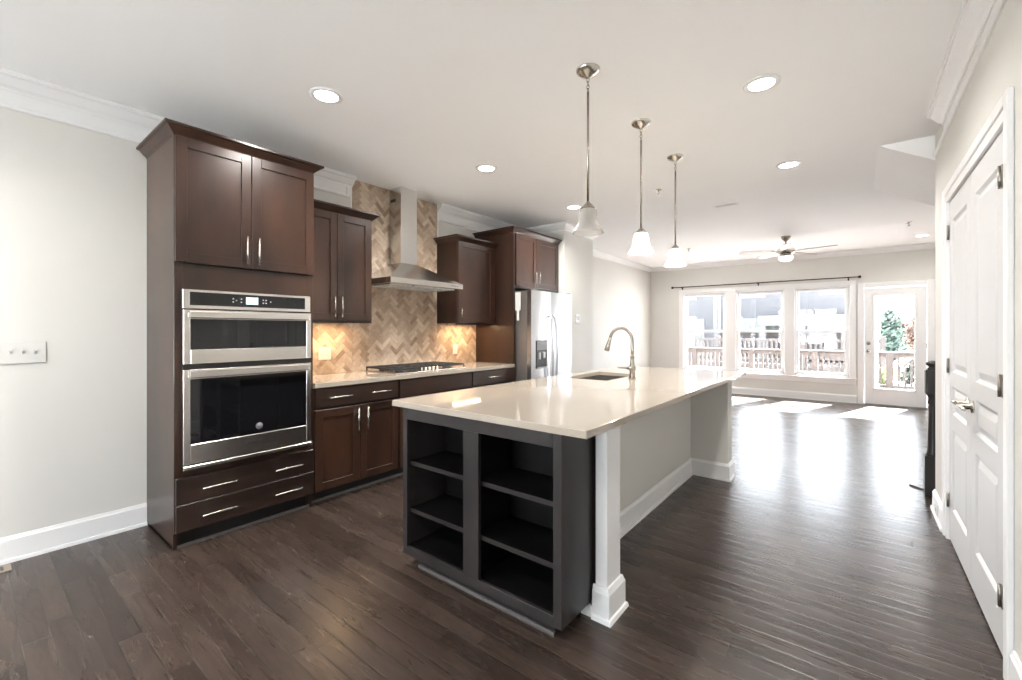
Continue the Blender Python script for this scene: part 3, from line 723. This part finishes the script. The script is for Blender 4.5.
for ya_, yb_, za_, zb_ in ((4.215, 4.255, .965, 1.045), (4.30, 4.35, .975, 1.05)): MB().box(XD+.003, XD+.018, ya_, yb_, za_, zb_, .006).build('paddle', pg, dp)
MB().box(XD+.003, XD+.022, 4.19, 4.385, .862, .874, .003).build('drip_tray', pg, dp)
for y in (4.12, 4.89): MB().box(XD-.05, XD-.01, y, y+.08, 1.772, 1.785, .003).build('hinge_cover', M['fside'], t)

# ------------------------------------------------------------------ island
IX0, IX1, IY0, IY1 = -2.046, -.823, 1.513, 4.617
SX0, SX1, SY0, SY1 = -1.905, -1.520, 3.115, 3.750        # sink cut-out
m = MB()
def ring_solid(m, outer, inner, z0, z1):
    for z, fl in ((z0, 1), (z1, 0)):
        o = [m.bm.verts.new((x, y, z)) for x, y in outer]; i = [m.bm.verts.new((x, y, z)) for x, y in inner]
        for k in range(4): m.bm.faces.new((o[k], o[(k+1) % 4], i[(k+1) % 4], i[k]))
    for loop in (outer, inner):
        a = [m.bm.verts.new((x, y, z0)) for x, y in loop]; b = [m.bm.verts.new((x, y, z1)) for x, y in loop]
        for k in range(4): m.bm.faces.new((a[k], a[(k+1) % 4], b[(k+1) % 4], b[k]))
    bmesh.ops.remove_doubles(m.bm, verts=m.bm.verts, dist=1e-5)
ring_solid(m, [(IX0, IY0), (IX1, IY0), (IX1, IY1), (IX0, IY1)], [(SX0, SY0), (SX1, SY0), (SX1, SY1), (SX0, SY1)], .886, .914)
es = [e for e in m.bm.edges if len(e.link_faces) == 2 and e.calc_face_angle(0) > 1]
bmesh.ops.bevel(m.bm, geom=es, offset=.003, segments=2, affect='EDGES', profile=.5)
tag(m.build('island_countertop', M['counter']), 'large cream quartz island countertop holding the sink and faucet', 'countertop')
# open-shelf cabinet on the near end
t = thing('open_shelf_cabinet', (-1.47, 1.66, 0), 'dark open bookcase cabinet with six cubbies at the near end of the island', 'cabinet')
bx0, bx1, by0, by1 = -1.983, -.952, 1.540, 1.855
ix0, ixm0, ixm1, ix1 = -1.949, -1.516, -1.416, -.993
m = MB()
m.box(bx0, ix0, by0, by0+.02, .068, .885, .001).box(ix1, bx1, by0, by0+.02, .068, .885, .001).box(ixm0, ixm1, by0, by0+.02, .113, .815).box(ix0, ix1, by0, by0+.02, .068, .113, .001).box(ix0, ix1, by0, by0+.02, .815, .885, .001)
m.build('face_frame', M['isl'], t)
MB().box(bx1-.018, bx1, by0+.02, by1, .068, .885, .001).build('side_panel', M['isl'], t)
MB().box(bx0, bx0+.018, by0+.02, by1, .068, .885, .001).build('side_panel', M['isl'], t)
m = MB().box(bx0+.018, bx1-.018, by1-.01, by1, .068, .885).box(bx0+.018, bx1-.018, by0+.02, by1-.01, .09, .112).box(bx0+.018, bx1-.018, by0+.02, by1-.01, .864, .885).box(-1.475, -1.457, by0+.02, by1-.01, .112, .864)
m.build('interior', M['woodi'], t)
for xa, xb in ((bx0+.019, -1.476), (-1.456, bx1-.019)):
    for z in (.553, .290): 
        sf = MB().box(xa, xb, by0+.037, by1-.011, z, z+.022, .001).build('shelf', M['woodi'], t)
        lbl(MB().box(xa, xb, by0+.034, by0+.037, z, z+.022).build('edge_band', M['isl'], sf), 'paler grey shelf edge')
m = MB()
for xx in (bx0+.0185, bx1-.0185):
    for yy in (by0+.06, by1-.05):
        for z in [.2+k*.032 for k in range(19)]: m.lathe([(.0028, -.0006), (.0028, .0006), (0, .0007)], (xx, yy, z), 6, 'X')
m.build('pin_holes', M['slot'], t)
MB().box(bx0+.075, bx1-.06, by0+.045, by0+.06, 0, .068).box(bx1-.075, bx1-.06, by0+.06, by1, 0, .068).build('toe_kick', M['toe'], t)
MB().sweep([(o, u*.9) for o, u in SHOE], [(bx0+.09, by0+.045), (bx1-.06, by0+.045)], 0).build('shoe_moulding', M['shoe'], t)
# working-side cabinets of the island
def isl_cab(y0, y1, label, nd_):
    t = thing('island_base_cabinet', (-1.6, (y0+y1)/2, 0), label, 'cabinet')
    sk = y0 < 3.1 < y1
    m = MB()
    if y0 < 3.2 and y1 > 3.6: m.box(-1.965, -1.21, y0, y1, .1, .62).box(-1.965, -1.945, y0, y1, .62, .885).box(-1.23, -1.21, y0, y1, .62, .885).box(-1.945, -1.23, y0, y0+.018, .62, .885).box(-1.945, -1.23, y1-.018, y1, .62, .885)
    else: m.box(-1.965, -1.21, y0, y1, .1, .885)
    m.build('body', M['isl'], t)
    w = (y1-y0)/nd_
    for k in range(nd_):
        a, b = y0+k*w+.003, y0+(k+1)*w-.003; mm = MB(); xf = -1.985
        fr = .058
        mm.box(xf, xf+.02, a, a+fr, .106, .875, .0015).box(xf, xf+.02, b-fr, b, .106, .875, .0015).box(xf, xf+.02, a+fr, b-fr, .106, .106+fr, .0015).box(xf, xf+.02, a+fr, b-fr, .875-fr, .875, .0015).box(xf+.009, xf+.02, a+fr, b-fr, .106+fr, .875-fr)
        d = mm.build('door', M['isl'], t)
        hy = b-.03 if k % 2 == 0 else a+.03
        hm = MB().tube([(xf-.03, hy, .66), (xf-.03, hy, .84)], .006, 10)
        for z in (.69, .81): hm.tube([(xf+.001, hy, z), (xf-.03, hy, z)], .0045, 8)
        lbl(hm.build('handle', M['nickel'], d), 'satin nickel bar pull')
    MB().box(-1.91, -1.895, y0, y1, 0, .1).build('toe_kick', M['toe'], t)
isl_cab(1.860, 2.96, 'dark two-door island cabinet facing the cooktop, behind the open bookcase', 2)
isl_cab(2.962, 3.90, 'dark two-door island cabinet under the sink', 2)
isl_cab(3.902, 4.36, 'dark single-door cabinet at the far end of the island', 1)
# white seating-side panelling with its two posts
t = thing('island_seating_panel', (-1.05, 3.0, 0), 'white painted island back with near post and far wing under the overhang', 'panelling')
kx, px = -1.188, -.892
MB().box(kx-.02, kx, 1.93, 4.148, 0, .885).build('back_panel', M['wall'], t)
def post(y0, y1, name, xl):
    m = MB().box(xl, px+.014, y0, y1, 0, .885, .002)
    m.build(name, M['trim'], t)
pm = post(1.806, 1.945, 'near_post', -.936)
MB().box(-1.19, -.944, 1.862, 1.945, 0, .885).build('near_return', M['wall'], t)
MB().box(-1.0, -.944, 1.782, 1.80, 0, .055, .004).build('shoe_moulding', M['trim'], t)
MB().box(kx, px+.014, 4.148, 4.30, 0, .885, .002).build('far_wing', M['wall'], t)
# baseboards and caps
m = MB()
m.sweep(BASE, [(kx, 1.945), (kx, 4.148), (px+.014, 4.148), (px+.014, 4.30), (kx, 4.30)][::-1], 0) if False else None
def wrap(m, path, prof, z): m.sweep(prof, path, z)
wrap(m, [(px+.014, 4.30), (px+.014, 4.148), (kx, 4.148), (kx, 1.945)], [(-o, u) for o, u in BASE][::-1], 0)
m.build('baseboard', M['trim'], t)
PB = [(0, 0), (0, .150), (.008, .150), (.014, .132), (.018, .124), (.018, .022), (.026, .018), (.030, 0)]
m = MB(); m.sweep([(-o, u) for o, u in PB][::-1], [(px+.014, 1.945), (px+.014, 1.806), (-1.02, 1.806)][::-1] if False else [(-.944, 1.945), (px+.014, 1.945), (px+.014, 1.806), (-.944, 1.806)], 0)
m.build('post_base', M['trim'], t)
m = MB().box(-.944, px+.022, 1.800, 1.951, .852, .885, .003); m.build('post_cap', M['trim'], t)

# sink and faucet
m = MB(); z0, z1, wl = .68, .884, .012
def tub(m, x0, x1, y0, y1):
    m.box(x0-wl, x0, y0-wl, y1+wl, z0, z1).box(x1, x1+wl, y0-wl, y1+wl, z0, z1).box(x0, x1, y0-wl, y0, z0, z1).box(x0, x1, y1, y1+wl, z0, z1).box(x0-wl, x1+wl, y0-wl, y1+wl, z0-wl, z0)
t = thing('kitchen_sink', (-1.71, 3.43, .67), 'undermount stainless steel sink basin sunk in the island countertop', 'sink')
tub(m, SX0-.004, SX1+.004, SY0-.004, SY1+.004); m.build('basin', M['steel'], t)
MB().lathe([(.055, .681), (.05, .684), (.03, .682), (0, .681)], (-1.71, 3.43, 0), 20).build('drain', M['nickeld'], t)
t = thing('kitchen_faucet', (-1.43, 3.42, .914), 'brushed nickel gooseneck faucet with side lever standing beside the island sink', 'faucet')
fx, fy = -1.425, 3.385
MB().lathe([(.030, .9142), (.030, .920), (.026, .928), (.022, .945), (.021, .975), (.027, .985), (.0285, 1.0), (.027, 1.012), (.020, 1.022), (.0165, 1.05), (.0135, 1.075), (.0165, 1.085), (.0165, 1.092), (.0125, 1.098), (.0125, 1.11)], (fx, fy, 0), 20).build('base', M['nickeld'], t)
P = [(fx, fy, 1.10), (fx, fy, 1.15), (fx, fy, 1.215)]; rc = .098
for k in range(1, 15):
    a = math.pi*k/14*.93; P.append((fx-rc+rc*math.cos(a), fy+.0*k, 1.215+rc*math.sin(a)*1.12))
MB().tube(P, .0125, 12).build('spout', M['nickeld'], t)
e = Vector(P[-1]); d_ = (Vector(P[-1])-Vector(P[-2])).normalized()
MB().tube([e-d_*.005, e+d_*.02, e+d_*.07, e+d_*.105, e+d_*.11], [.0135, .014, .019, .022, .018], 14).build('spray_head', M['nickeld'], t)
MB().tube([(fx, fy, 1.0), (fx-.01, fy-.03, 1.0), (fx-.018, fy-.045, 1.001)], [.016, .015, .012], 12).tube([(fx-.018, fy-.045, 1.001), (fx-.06, fy-.075, 1.005), (fx-.085, fy-.09, 1.007)], [.008, .0065, .0075], 10).build('lever', M['nickeld'], t)

# ------------------------------------------------------------------ lamps
def pendant(x, y, lit, label):
    t = thing('pendant_light', (x, y, 1.838), label, 'pendant lamp', None)
    MB().lathe([(.066, ZC), (.066, ZC-.006), (.060, ZC-.014), (.040, ZC-.028), (.018, ZC-.038), (.010, ZC-.045), (0, ZC-.046)], (x, y, 0), 28).build('canopy', M['nickel'], t)
    m = MB()
    for k in range(4):
        z = ZC-.05-k*.019; a = R(90*(k % 2)); pts = [(x+.0075*math.cos(q)*math.cos(a), y+.0075*math.cos(q)*math.sin(a), z-.006+.0125*math.sin(q)) for q in [2*math.pi*j/12 for j in range(13)]]
        m.tube(pts, .0022, 6, False)
    m.build('chain', M['nickeld'], t)
    MB().tube([(x, y, ZC-.12), (x, y, 2.015)], .0065, 10).lathe([(.0065, 2.017), (.012, 2.008), (.020, 2.000), (.036, 1.984), (.040, 1.978), (.036, 1.974), (0, 1.974)], (x, y, 0), 20).build('stem', M['nickeld'], t)
    pr = [(.034, 1.976), (.048, 1.968), (.055, 1.950), (.057, 1.925), (.060, 1.905), (.068, 1.885), (.082, 1.865), (.096, 1.848), (.100, 1.840)]
    pr = [(.034+(r-.034)*.80, z) for r, z in pr]; pr2 = [(r-.003, z) for r, z in pr[::-1]]
    s = MB().lathe(pr+pr2[:-1]+[(.030, 1.973)], (x, y, 0), 32).build('glass_shade', M['shade_on' if lit else 'shade_off'], t)
    lbl(s, 'glowing white bell-shaped glass shade' if lit else 'unlit frosted bell-shaped glass shade')
    b = MB().lathe([(0, 1.875), (.016, 1.880), (.026, 1.898), (.024, 1.918), (.014, 1.938), (.013, 1.972)], (x, y, 0), 16).build('bulb', M['bulb'] if lit else M['plate'], t)
    if lit:
        l = bpy.data.lights.new('pendant_lamp', 'POINT'); l.energy = PEND_W; l.color = (1, .86, .66); l.shadow_soft_size = .03
        lo = bpy.data.objects.new('pendant_lamp', l); C.objects.link(lo); lo.parent = t; lo.location = (0, 0, .03)
pendant(-1.163, 2.156, False, 'nearest island pendant lamp, its frosted bell shade unlit and greyish')
pendant(-1.170, 2.930, True, 'middle island pendant lamp with warm glowing bell shade')
pendant(-1.177, 3.680, True, 'farthest island pendant lamp with bright white bell shade, nearest the windows')

def can_light(x, y, label, k=1):
    t = thing('recessed_light', (x, y, ZC-.012), label, 'ceiling light', 'recessed ceiling lights')
    MB().lathe([(.066, ZC-.003), (.072, ZC-.010), (.095, ZC-.006), (.097, ZC-.0005), (.066, ZC-.0005)], (x, y, 0), 28).build('trim_ring', M['trim'], t)
    MB().lathe([(0, ZC-.0065), (.066, ZC-.0065), (.067, ZC-.002), (0, ZC-.002)], (x, y, 0), 28).build('lens', M['lens'], t)
    l = bpy.data.lights.new('downlight', 'AREA'); l.shape = 'DISK'; l.size = .12; l.energy = CAN_W*k; l.color = (1, .965, .92); l.spread = R(150)
    lo = bpy.data.objects.new('downlight', l); C.objects.link(lo); lo.parent = t; lo.location = (0, 0, -.004)
can_light(-2.541, 1.398, 'bright recessed ceiling light above the oven cabinet aisle')
can_light(-2.568, 2.902, 'recessed ceiling light in front of the range hood')
can_light(-2.581, 4.442, 'recessed ceiling light above the refrigerator aisle')
can_light(-.435, 2.899, 'bright recessed ceiling light right of the nearest pendant, nearer the pantry', .6)
can_light(-.463, 4.458, 'recessed ceiling light between the pendants and stair soffit', .8)
can_light(-2.57, 8.974, 'small distant recessed ceiling light behind the farthest pendant', .4)
can_light(.768, 9.015, 'small distant recessed ceiling light above the glazed garden door', .35)
can_light(-2.56, -.4, 'recessed ceiling light over the dining end of the room')
can_light(-.45, -.4, 'recessed ceiling light behind the pantry doors, dining end', .6)

# ceiling fan
fxc, fyc = -.852, 7.85
t = thing('ceiling_fan', (fxc, fyc, 2.36), 'five-blade nickel ceiling fan with lamp over the far living room', 'ceiling fan')
MB().lathe([(.065, ZC), (.065, ZC-.012), (.045, ZC-.05), (.02, ZC-.07), (0, ZC-.071)], (fxc, fyc, 0), 24).build('canopy', M['nickeld'], t)
MB().tube([(fxc, fyc, ZC-.06), (fxc, fyc, 2.565)], .013, 12).build('downrod', M['nickeld'], t)
MB().lathe([(.03, 2.575), (.085, 2.565), (.115, 2.545), (.125, 2.515), (.118, 2.485), (.09, 2.465), (.075, 2.44), (.08, 2.43), (0, 2.43)], (fxc, fyc, 0), 28).build('motor_housing', M['nickel'], t)
MB().lathe([(.095, 2.43), (.10, 2.415), (.085, 2.385), (.05, 2.366), (0, 2.36)], (fxc, fyc, 0), 24).build('lamp_bowl', M['fanlens'], t)
for k in range(5):
    a = R(204+72*k); ca, sa = math.cos(a), math.sin(a); pit = R(12)
    m = MB(); sec = [(.17, .050), (.22, .062), (.40, .068), (.58, .066), (.63, .055), (.65, .03)]
    def pt(r, w, up): return (fxc+r*ca-w*sa*math.cos(pit), fyc+r*sa+w*ca*math.cos(pit), 2.508+w*math.sin(pit)+up)
    L0 = [pt(r, w, 0) for r, w in sec]+[pt(r, -w, 0) for r, w in sec[::-1]]; L1 = [(x, y, z+.007) for x, y, z in L0]
    m.solid(L0, L1); bl = lbl(m.build('blade', mat('fan_blade', (.42, .39, .36), .4, var=.1) if k == 0 else bpy.data.materials['fan_blade'], t), 'grey wooden fan blade')
    MB().solid([pt(.10, .018, -.004), pt(.20, .03, -.004), pt(.20, -.03, -.004), pt(.10, -.018, -.004)], [pt(.10, .018, .001), pt(.20, .03, .001), pt(.20, -.03, .001), pt(.10, -.018, .001)]).build('blade_bracket', M['nickeld'], bl)
l = bpy.data.lights.new('fan_lamp', 'POINT'); l.energy = 3; l.shadow_soft_size = .08; l.color = (1, .95, .88)
lo = bpy.data.objects.new('fan_lamp', l); C.objects.link(lo); lo.parent = t; lo.location = (0, 0, -.05)

# sprinkler, detector, vent on the ceiling
def sprinkler(x, y, label):
    t = thing('fire_sprinkler', (x, y, ZC-.05), label, 'sprinkler')
    MB().lathe([(.036, ZC-.0005), (.034, ZC-.006), (.014, ZC-.012), (0, ZC-.012)], (x, y, 0), 20).build('escutcheon', M['nickel'], t)
    MB().tube([(x, y, ZC-.01), (x, y, ZC-.045)], .007, 8).lathe([(0, ZC-.044), (.016, ZC-.045), (.016, ZC-.048), (0, ZC-.048)], (x, y, 0), 14).build('head', M['nickeld'], t)
sprinkler(-1.586, 4.437, 'small metal fire sprinkler on the ceiling left of the farthest pendant')
sprinkler(-2.315, 7.964, 'tiny fire sprinkler on the far ceiling behind the farthest pendant')
sprinkler(.54, 7.827, 'tiny fire sprinkler on the far ceiling near the garden door')
t = thing('ceiling_vent', (-1.17, 5.43, ZC-.01), 'small white slotted air vent on the ceiling before the fan', 'vent')
MB().box(-1.30, -1.04, 5.38, 5.48, ZC-.008, ZC-.0005, .002).build('frame', M['trim'], t)
m = MB()
for k in range(5): m.box(-1.28, -1.06, 5.395+k*.016, 5.401+k*.016, ZC-.010, ZC-.0078)
m.build('louvres', M['shade_grey'], t)

# curtain rod
t = thing('curtain_rod', (-1.59, 9.887, 2.253), 'thin dark bronze curtain rod mounted above the three windows', 'curtain rod')
MB().tube([(-3.19, 9.887, 2.253), (.0, 9.887, 2.253)], .010, 10).build('pole', M['rod'], t)
for x, s in ((-3.195, -1), (.005, 1)):
    MB().lathe([(.011, 0), (.017, s*.004), (.011, s*.010), (.022, s*.020), (.027, s*.034), (.022, s*.048), (.008, s*.056), (0, s*.057)], (x, 9.887, 2.253), 16, 'X').build('finial', M['rod'], t)
for x in (-3.03, -1.55, -.12):
    MB().tube([(x, YF-.001, 2.235), (x, 9.887, 2.236)], .006, 8).box(x-.012, x+.012, YF-.006, YF-.0005, 2.20, 2.27).box(x-.008, x+.008, 9.87, 9.90, 2.232, 2.244).build('bracket', M['rod'], t)

# switches on the left wall and stub wall
t = thing('light_switch_plate', (XW, .19, 1.18), 'white four-gang toggle switch plate on the left wall', 'light switch')
MB().box(XW+.0005, XW+.007, .098, .326, 1.115, 1.243, .003).build('cover_plate', M['plate'], t)
for k in range(4):
    y = .141+k*.047; tg = MB()
    tg.solid([(XW+.006, y-.005, 1.168), (XW+.006, y+.005, 1.168), (XW+.006, y+.005, 1.192), (XW+.006, y-.005, 1.192)], [(XW+.020, y-.004, 1.186), (XW+.020, y+.004, 1.186), (XW+.018, y+.004, 1.196), (XW+.018, y-.004, 1.196)])
    tg.build('toggle', M['plate'], t)
t = thing('wall_thermostat', (-3.08, 5.39, 1.41), 'small white thermostat on the white stub wall right of the refrigerator', 'thermostat')
MB().box(-3.0795, -3.062, 5.335, 5.445, 1.40, 1.53, .004).build('case', M['plate'], t)
MB().box(-3.0625, -3.061, 5.36, 5.42, 1.45, 1.505, .001).build('screen', mat('lcd_grey', (.30, .31, .30), .3, var=.05), t)

# newel post and its tread at the stair opening
t = thing('newel_post', (.465, 4.76, 0), 'black turned newel post standing behind the pantry wall corner', 'newel post')
nx, ny = .470, 4.76; h_ = .047
MB().box(nx-h_-.005, nx+h_+.005, ny-h_-.005, ny+h_+.005, .0, .32, .004).box(nx-h_, nx+h_, ny-h_, ny+h_, .805, .995, .004).lathe([(.047, .32), (.040, .335), (.034, .36), (.030, .50), (.026, .66), (.028, .70), (.024, .72), (.034, .735), (.030, .75), (.027, .77), (.040, .80), (.04, .81)], (nx, ny, 0), 20).build('shaft', M['newel'], t)
MB().box(nx-.034, nx+.034, ny-.034, ny+.034, .994, 1.012, .003).lathe([(.030, 1.010), (.024, 1.018), (.040, 1.032), (.044, 1.045), (.036, 1.058), (.015, 1.066), (0, 1.067)], (nx, ny, 0), 20).build('cap', M['newel'], t)
t = thing('floor_trim_strip', (.44, 4.93, 0), 'short grey wooden strip lying at the foot of the black newel post', 'floor strip')
a = R(-46); ca, sa = math.cos(a), math.sin(a); L_ = [(-.10, -.02), (.12, -.02), (.12, .02), (-.10, .02)]
m = MB().solid([(.43+u*ca-v*sa, 4.915+u*sa+v*ca, .0005) for u, v in L_], [(.43+u*ca-v*sa, 4.915+u*sa+v*ca, .012) for u, v in L_]); m.build('strip', M['shoe'], t)
# outlet in the wall-end baseboard
t = thing('baseboard_outlet', (XR-.026, 4.2, .06), 'small white outlet low on the baseboard beside the pantry door', 'outlet')
MB().box(XR-.022, XR-.0165, 4.15, 4.26, .03, .105, .002).build('cover_plate', M['plate'], t)
MB().box(XR-.0225, XR-.0215, 4.19, 4.196, .055, .075).box(XR-.0225, XR-.0215, 4.21, 4.216, .055, .075).build('slots', M['slot'], t)
# floor register by the left wall
t = thing('floor_vent', (-3.66, .10, 0), 'tan metal floor vent by the left baseboard', 'vent')
MB().box(-3.705, -3.605, -.10, .185, .0005, .006, .002).build('frame', mat('vent_tan', (.30, .25, .20), .4, .3, var=.1), t)
m = MB()
for k in range(11): m.box(-3.685, -3.625, -.085+k*.023, -.073+k*.023, .0055, .0065)
m.build('slots', M['slot'], t)

# ------------------------------------------------------------------ outside
struct(MB().box(-90, 90, 12.75, 130, -.75, -.6).box(-90, 90, -120, YB-.4, -.35, -.2).build('ground', M['ground']))
m = MB()
for k in range(19): m.box(-6, 4, YF+.16+k*.14, YF+.295+k*.14, -.09, -.05)
struct(m.build('deck_floor', M['deckwood']))
t = thing('deck_railing', (-1, 12.6, -.05), 'brown wooden railing with square balusters along the deck outside the windows', 'railing')
def deckpost(x, y=12.6): lbl(MB().box(x-.06, x+.06, y-.06, y+.06, -.6, .80, .004).build('post', M['deckwood'], t), 'square brown post')
MB().box(-5.9, 4.0, 12.53, 12.67, .80, .84, .004).box(-5.9, 4.0, 12.58, 12.62, .71, .80).build('top_rail', M['deckwood'], t)
MB().box(-5.9, 4.0, 12.58, 12.62, .04, .11, .003).build('bottom_rail', M['deckwood'], t)
for x in (-4.85, -3.5, -2.12, -.78, .56, 1.9, 3.24): deckpost(x)
k = 0; x = -4.75
while x < 2.2 and k < 95:
    if all(abs(x-p) > .085 for p in (-4.85, -3.5, -2.12, -.78, .56, 1.9)): MB().box(x-.019, x+.019, 12.581, 12.619, .105, .715).build('baluster', M['deckwood'], t)
    x += .103; k += 1
# neighbouring houses
def house(x0, x1, yf, ztop, label, seed, roof=True):
    t = thing('neighbour_house', ((x0+x1)/2, yf+4, -.6), label, 'house')
    MB().box(x0, x1, yf, yf+8, -.6, ztop).build('wall', M['siding'], t)
    xm = (x0+x1)/2
    if roof:
        m = MB().solid([(x0, yf-.35, ztop), (x0, yf+8.3, ztop), (x0, yf+4, ztop+.5)], [(x1, yf-.35, ztop), (x1, yf+8.3, ztop), (x1, yf+4, ztop+.5)]); m.build('roof', mat('roof_shingle', (.12, .12, .13), .8, var=.2) if 'roof_shingle' not in bpy.data.materials else bpy.data.materials['roof_shingle'], t)
    m = MB().box(x0, x0+.15, yf-.03, yf, -.6, ztop).box(x1-.15, x1, yf-.03, yf, -.6, ztop).box(x0, x1, yf-.04, yf, ztop-.25, ztop)
    m.build('corner_trim', M['white_out'], t)
    rr = random.Random(seed)
    n = max(1, int((x1-x0)/2.6))
    for k in range(n):
        cx = x0+(k+.5)*(x1-x0)/n
        for z0_, h_, w_ in ((-.35, 2.2, 1.7), (2.75, .3, 1.0)):
            f = MB().box(cx-w_/2, cx+w_/2, yf-.05, yf+.01, z0_, z0_+h_, .01).build('window_frame', M['white_out'], t)
            for s_ in (-1, 1): MB().box(cx+s_*w_/4-w_*.18, cx+s_*w_/4+w_*.18, yf-.06, yf-.045, z0_+.15, z0_+h_-.15).build('pane', M['darkglass'], f)
    return t
house(-13.5, -5.12, 22.0, 3.3, 'grey sided house far left beyond the deck railing', 1)
h2 = house(-5.1, .72, 22.0, 3.3, 'grey sided house with white trim seen straight through the right windows', 2)
lbl(MB().box(-5.0, .60, 21.90, 21.94, -.6, 1.25).build('lower_cladding', M['deckdark'], h2), 'dark brown lower boards')
# neighbour's deck with lattice, brown, and its white corner post
t = thing('neighbour_deck', (-2.0, 19.4, -.6), 'dark brown deck with railing in front of the grey house', 'deck')
MB().box(-10, .74, 18.6, 21.0, -.05, .08).build('platform', M['deckdark'], t)
MB().box(-10, .74, 18.58, 18.66, .90, 1.0).box(-10, .74, 18.6, 18.64, .2, .28).build('rail', M['deckdark'], t)
for k in range(72): MB().box(-9.9+k*.148, -9.83+k*.148, 18.6, 18.64, .08, .92).build('baluster', M['deckdark'], t)
m = MB()
for k in range(5): m.box(-10, .74, 18.6, 18.63, -.6+k*.11, -.51+k*.11)
m.build('skirting', M['deckdark'], t)
for x in (-9.9, -7.1, -4.3, -1.5, .66): MB().box(x-.07, x+.07, 18.55, 18.69, -.6, 1.1).build('post', M['deckdark'], t)
MB().box(-3.3, -.2, 21.1, 22, 1.50, 1.92, .01).build('porch_roof', M['white_out'], h2)
for x in (-3.15, -.35): MB().box(x-.12, x+.12, 21.15, 21.39, -.6, 1.50).build('porch_column', M['white_out'], h2)
t = thing('privacy_wall', (-4.1, 13.6, -.6), 'white panel wall outside the leftmost window', 'wall')
MB().box(-4.45, -3.72, 13.2, 13.32, -.6, 1.62, .01).build('panel', M['white_out'], t)
MB().box(-4.50, -3.68, 13.16, 13.36, 1.62, 1.70, .01).build('cap', M['white_out'], t)
t = thing('white_column', (.51, 12.0, -.05), 'white square porch column at the deck seen through the garden door', 'column')
MB().box(.295, .365, 12.28, 12.35, -.05, 3.0, .003).box(.27, .39, 12.26, 12.37, -.05, .15, .003).build('shaft', M['white_out'], t)
# trees
def leafmat(name, c1, c2): return mat(name, c1, .7, col2=c2, scale=(3, 3, 3))
def tree(name, x, y, z0, trunk_h, blobs, lm, label, cat='tree', n=900, size=.16, seed=1):
    t = thing(name, (x, y, z0), label, cat); rr = random.Random(seed)
    top = max(b[2] for b in blobs)
    m = MB().tube([(x, y, z0), (x+.05, y, z0+trunk_h*.6), (x, y+.05, z0+top)], [.16, .11, .03], 8)
    for b in blobs[:6]: m.tube([(x, y, z0+trunk_h*.8), (x+b[0]*.7, y+b[1]*.7, z0+b[2]-.1)], [.06, .02], 6)
    m.build('trunk', mat('bark_brown', (.09, .065, .05), .9, var=.2) if 'bark_brown' not in bpy.data.materials else bpy.data.materials['bark_brown'], t)
    m = MB()
    vol = sum(b[3]**2 for b in blobs)
    for b in blobs:
        for _ in range(int(n*b[3]**2/vol)):
            v = Vector((rr.gauss(0, 1), rr.gauss(0, 1), rr.gauss(0, 1))).normalized()*b[3]*(rr.random()**.45)
            c = Vector((x+b[0], y+b[1], z0+b[2]))+v; s = size*(.6+rr.random()*.8)
            a = Vector((rr.gauss(0, 1), rr.gauss(0, 1), rr.gauss(0, 1))).normalized(); u = a.orthogonal().normalized(); w_ = a.cross(u)
            m.poly([c+u*s, c+w_*s*.45, c-u*s, c-w_*s*.45])
    m.build('foliage', lm, t)
G1 = leafmat('conifer_green', (.02, .038, .034), (.04, .065, .05)); G2 = leafmat('russet_leaves', (.10, .065, .05), (.16, .10, .08)); G3 = leafmat('yellow_leaves', (.12, .12, .045), (.20, .19, .08)); G4 = leafmat('shrub_green', (.015, .025, .022), (.035, .05, .035))
tree('conifer_tree', 1.55, 36, -.6, 1.2, [(0, 0, .9, .95), (0, 0, 1.7, .8), (.05, 0, 2.4, .55), (0, 0, 2.95, .28)], G1, 'dark green conifer tree seen left through the garden door glass', n=1600, seed=2)
tree('russet_tree', 3.0, 38, -.6, 1.2, [(0, 0, 1.4, .9), (-.5, 0, 1.9, .6), (.4, 0, 2.2, .6), (.1, 0, 2.6, .4)], G2, 'reddish autumn tree in the middle of the garden door view', n=1500, seed=3)
tree('yellow_tree', 4.2, 35, -.6, 1.2, [(0, 0, 1.5, .9), (-.2, 0, 2.2, .7), (.5, 0, 2.0, .7), (.0, 0, 2.8, .5)], G3, 'yellow-green tree at the right of the garden door view', n=1600, seed=4)
tree('garden_shrub', 1.85, 21, -.6, .3, [(0, 0, .55, .5), (.5, 0, .6, .5), (-.4, 0, .4, .4), (.2, 0, .9, .35)], G4, 'dark green shrub beyond the railing seen through the garden door', 'shrub', n=1300, size=.10, seed=5)
tree('garden_shrub', .62, 17, -.6, .3, [(0, 0, .3, .3), (.1, 0, .6, .28)], leafmat('lime_leaves', (.07, .085, .03), (.12, .13, .05)), 'lime green shrub just behind the railing post', 'shrub', n=600, size=.07, seed=6)
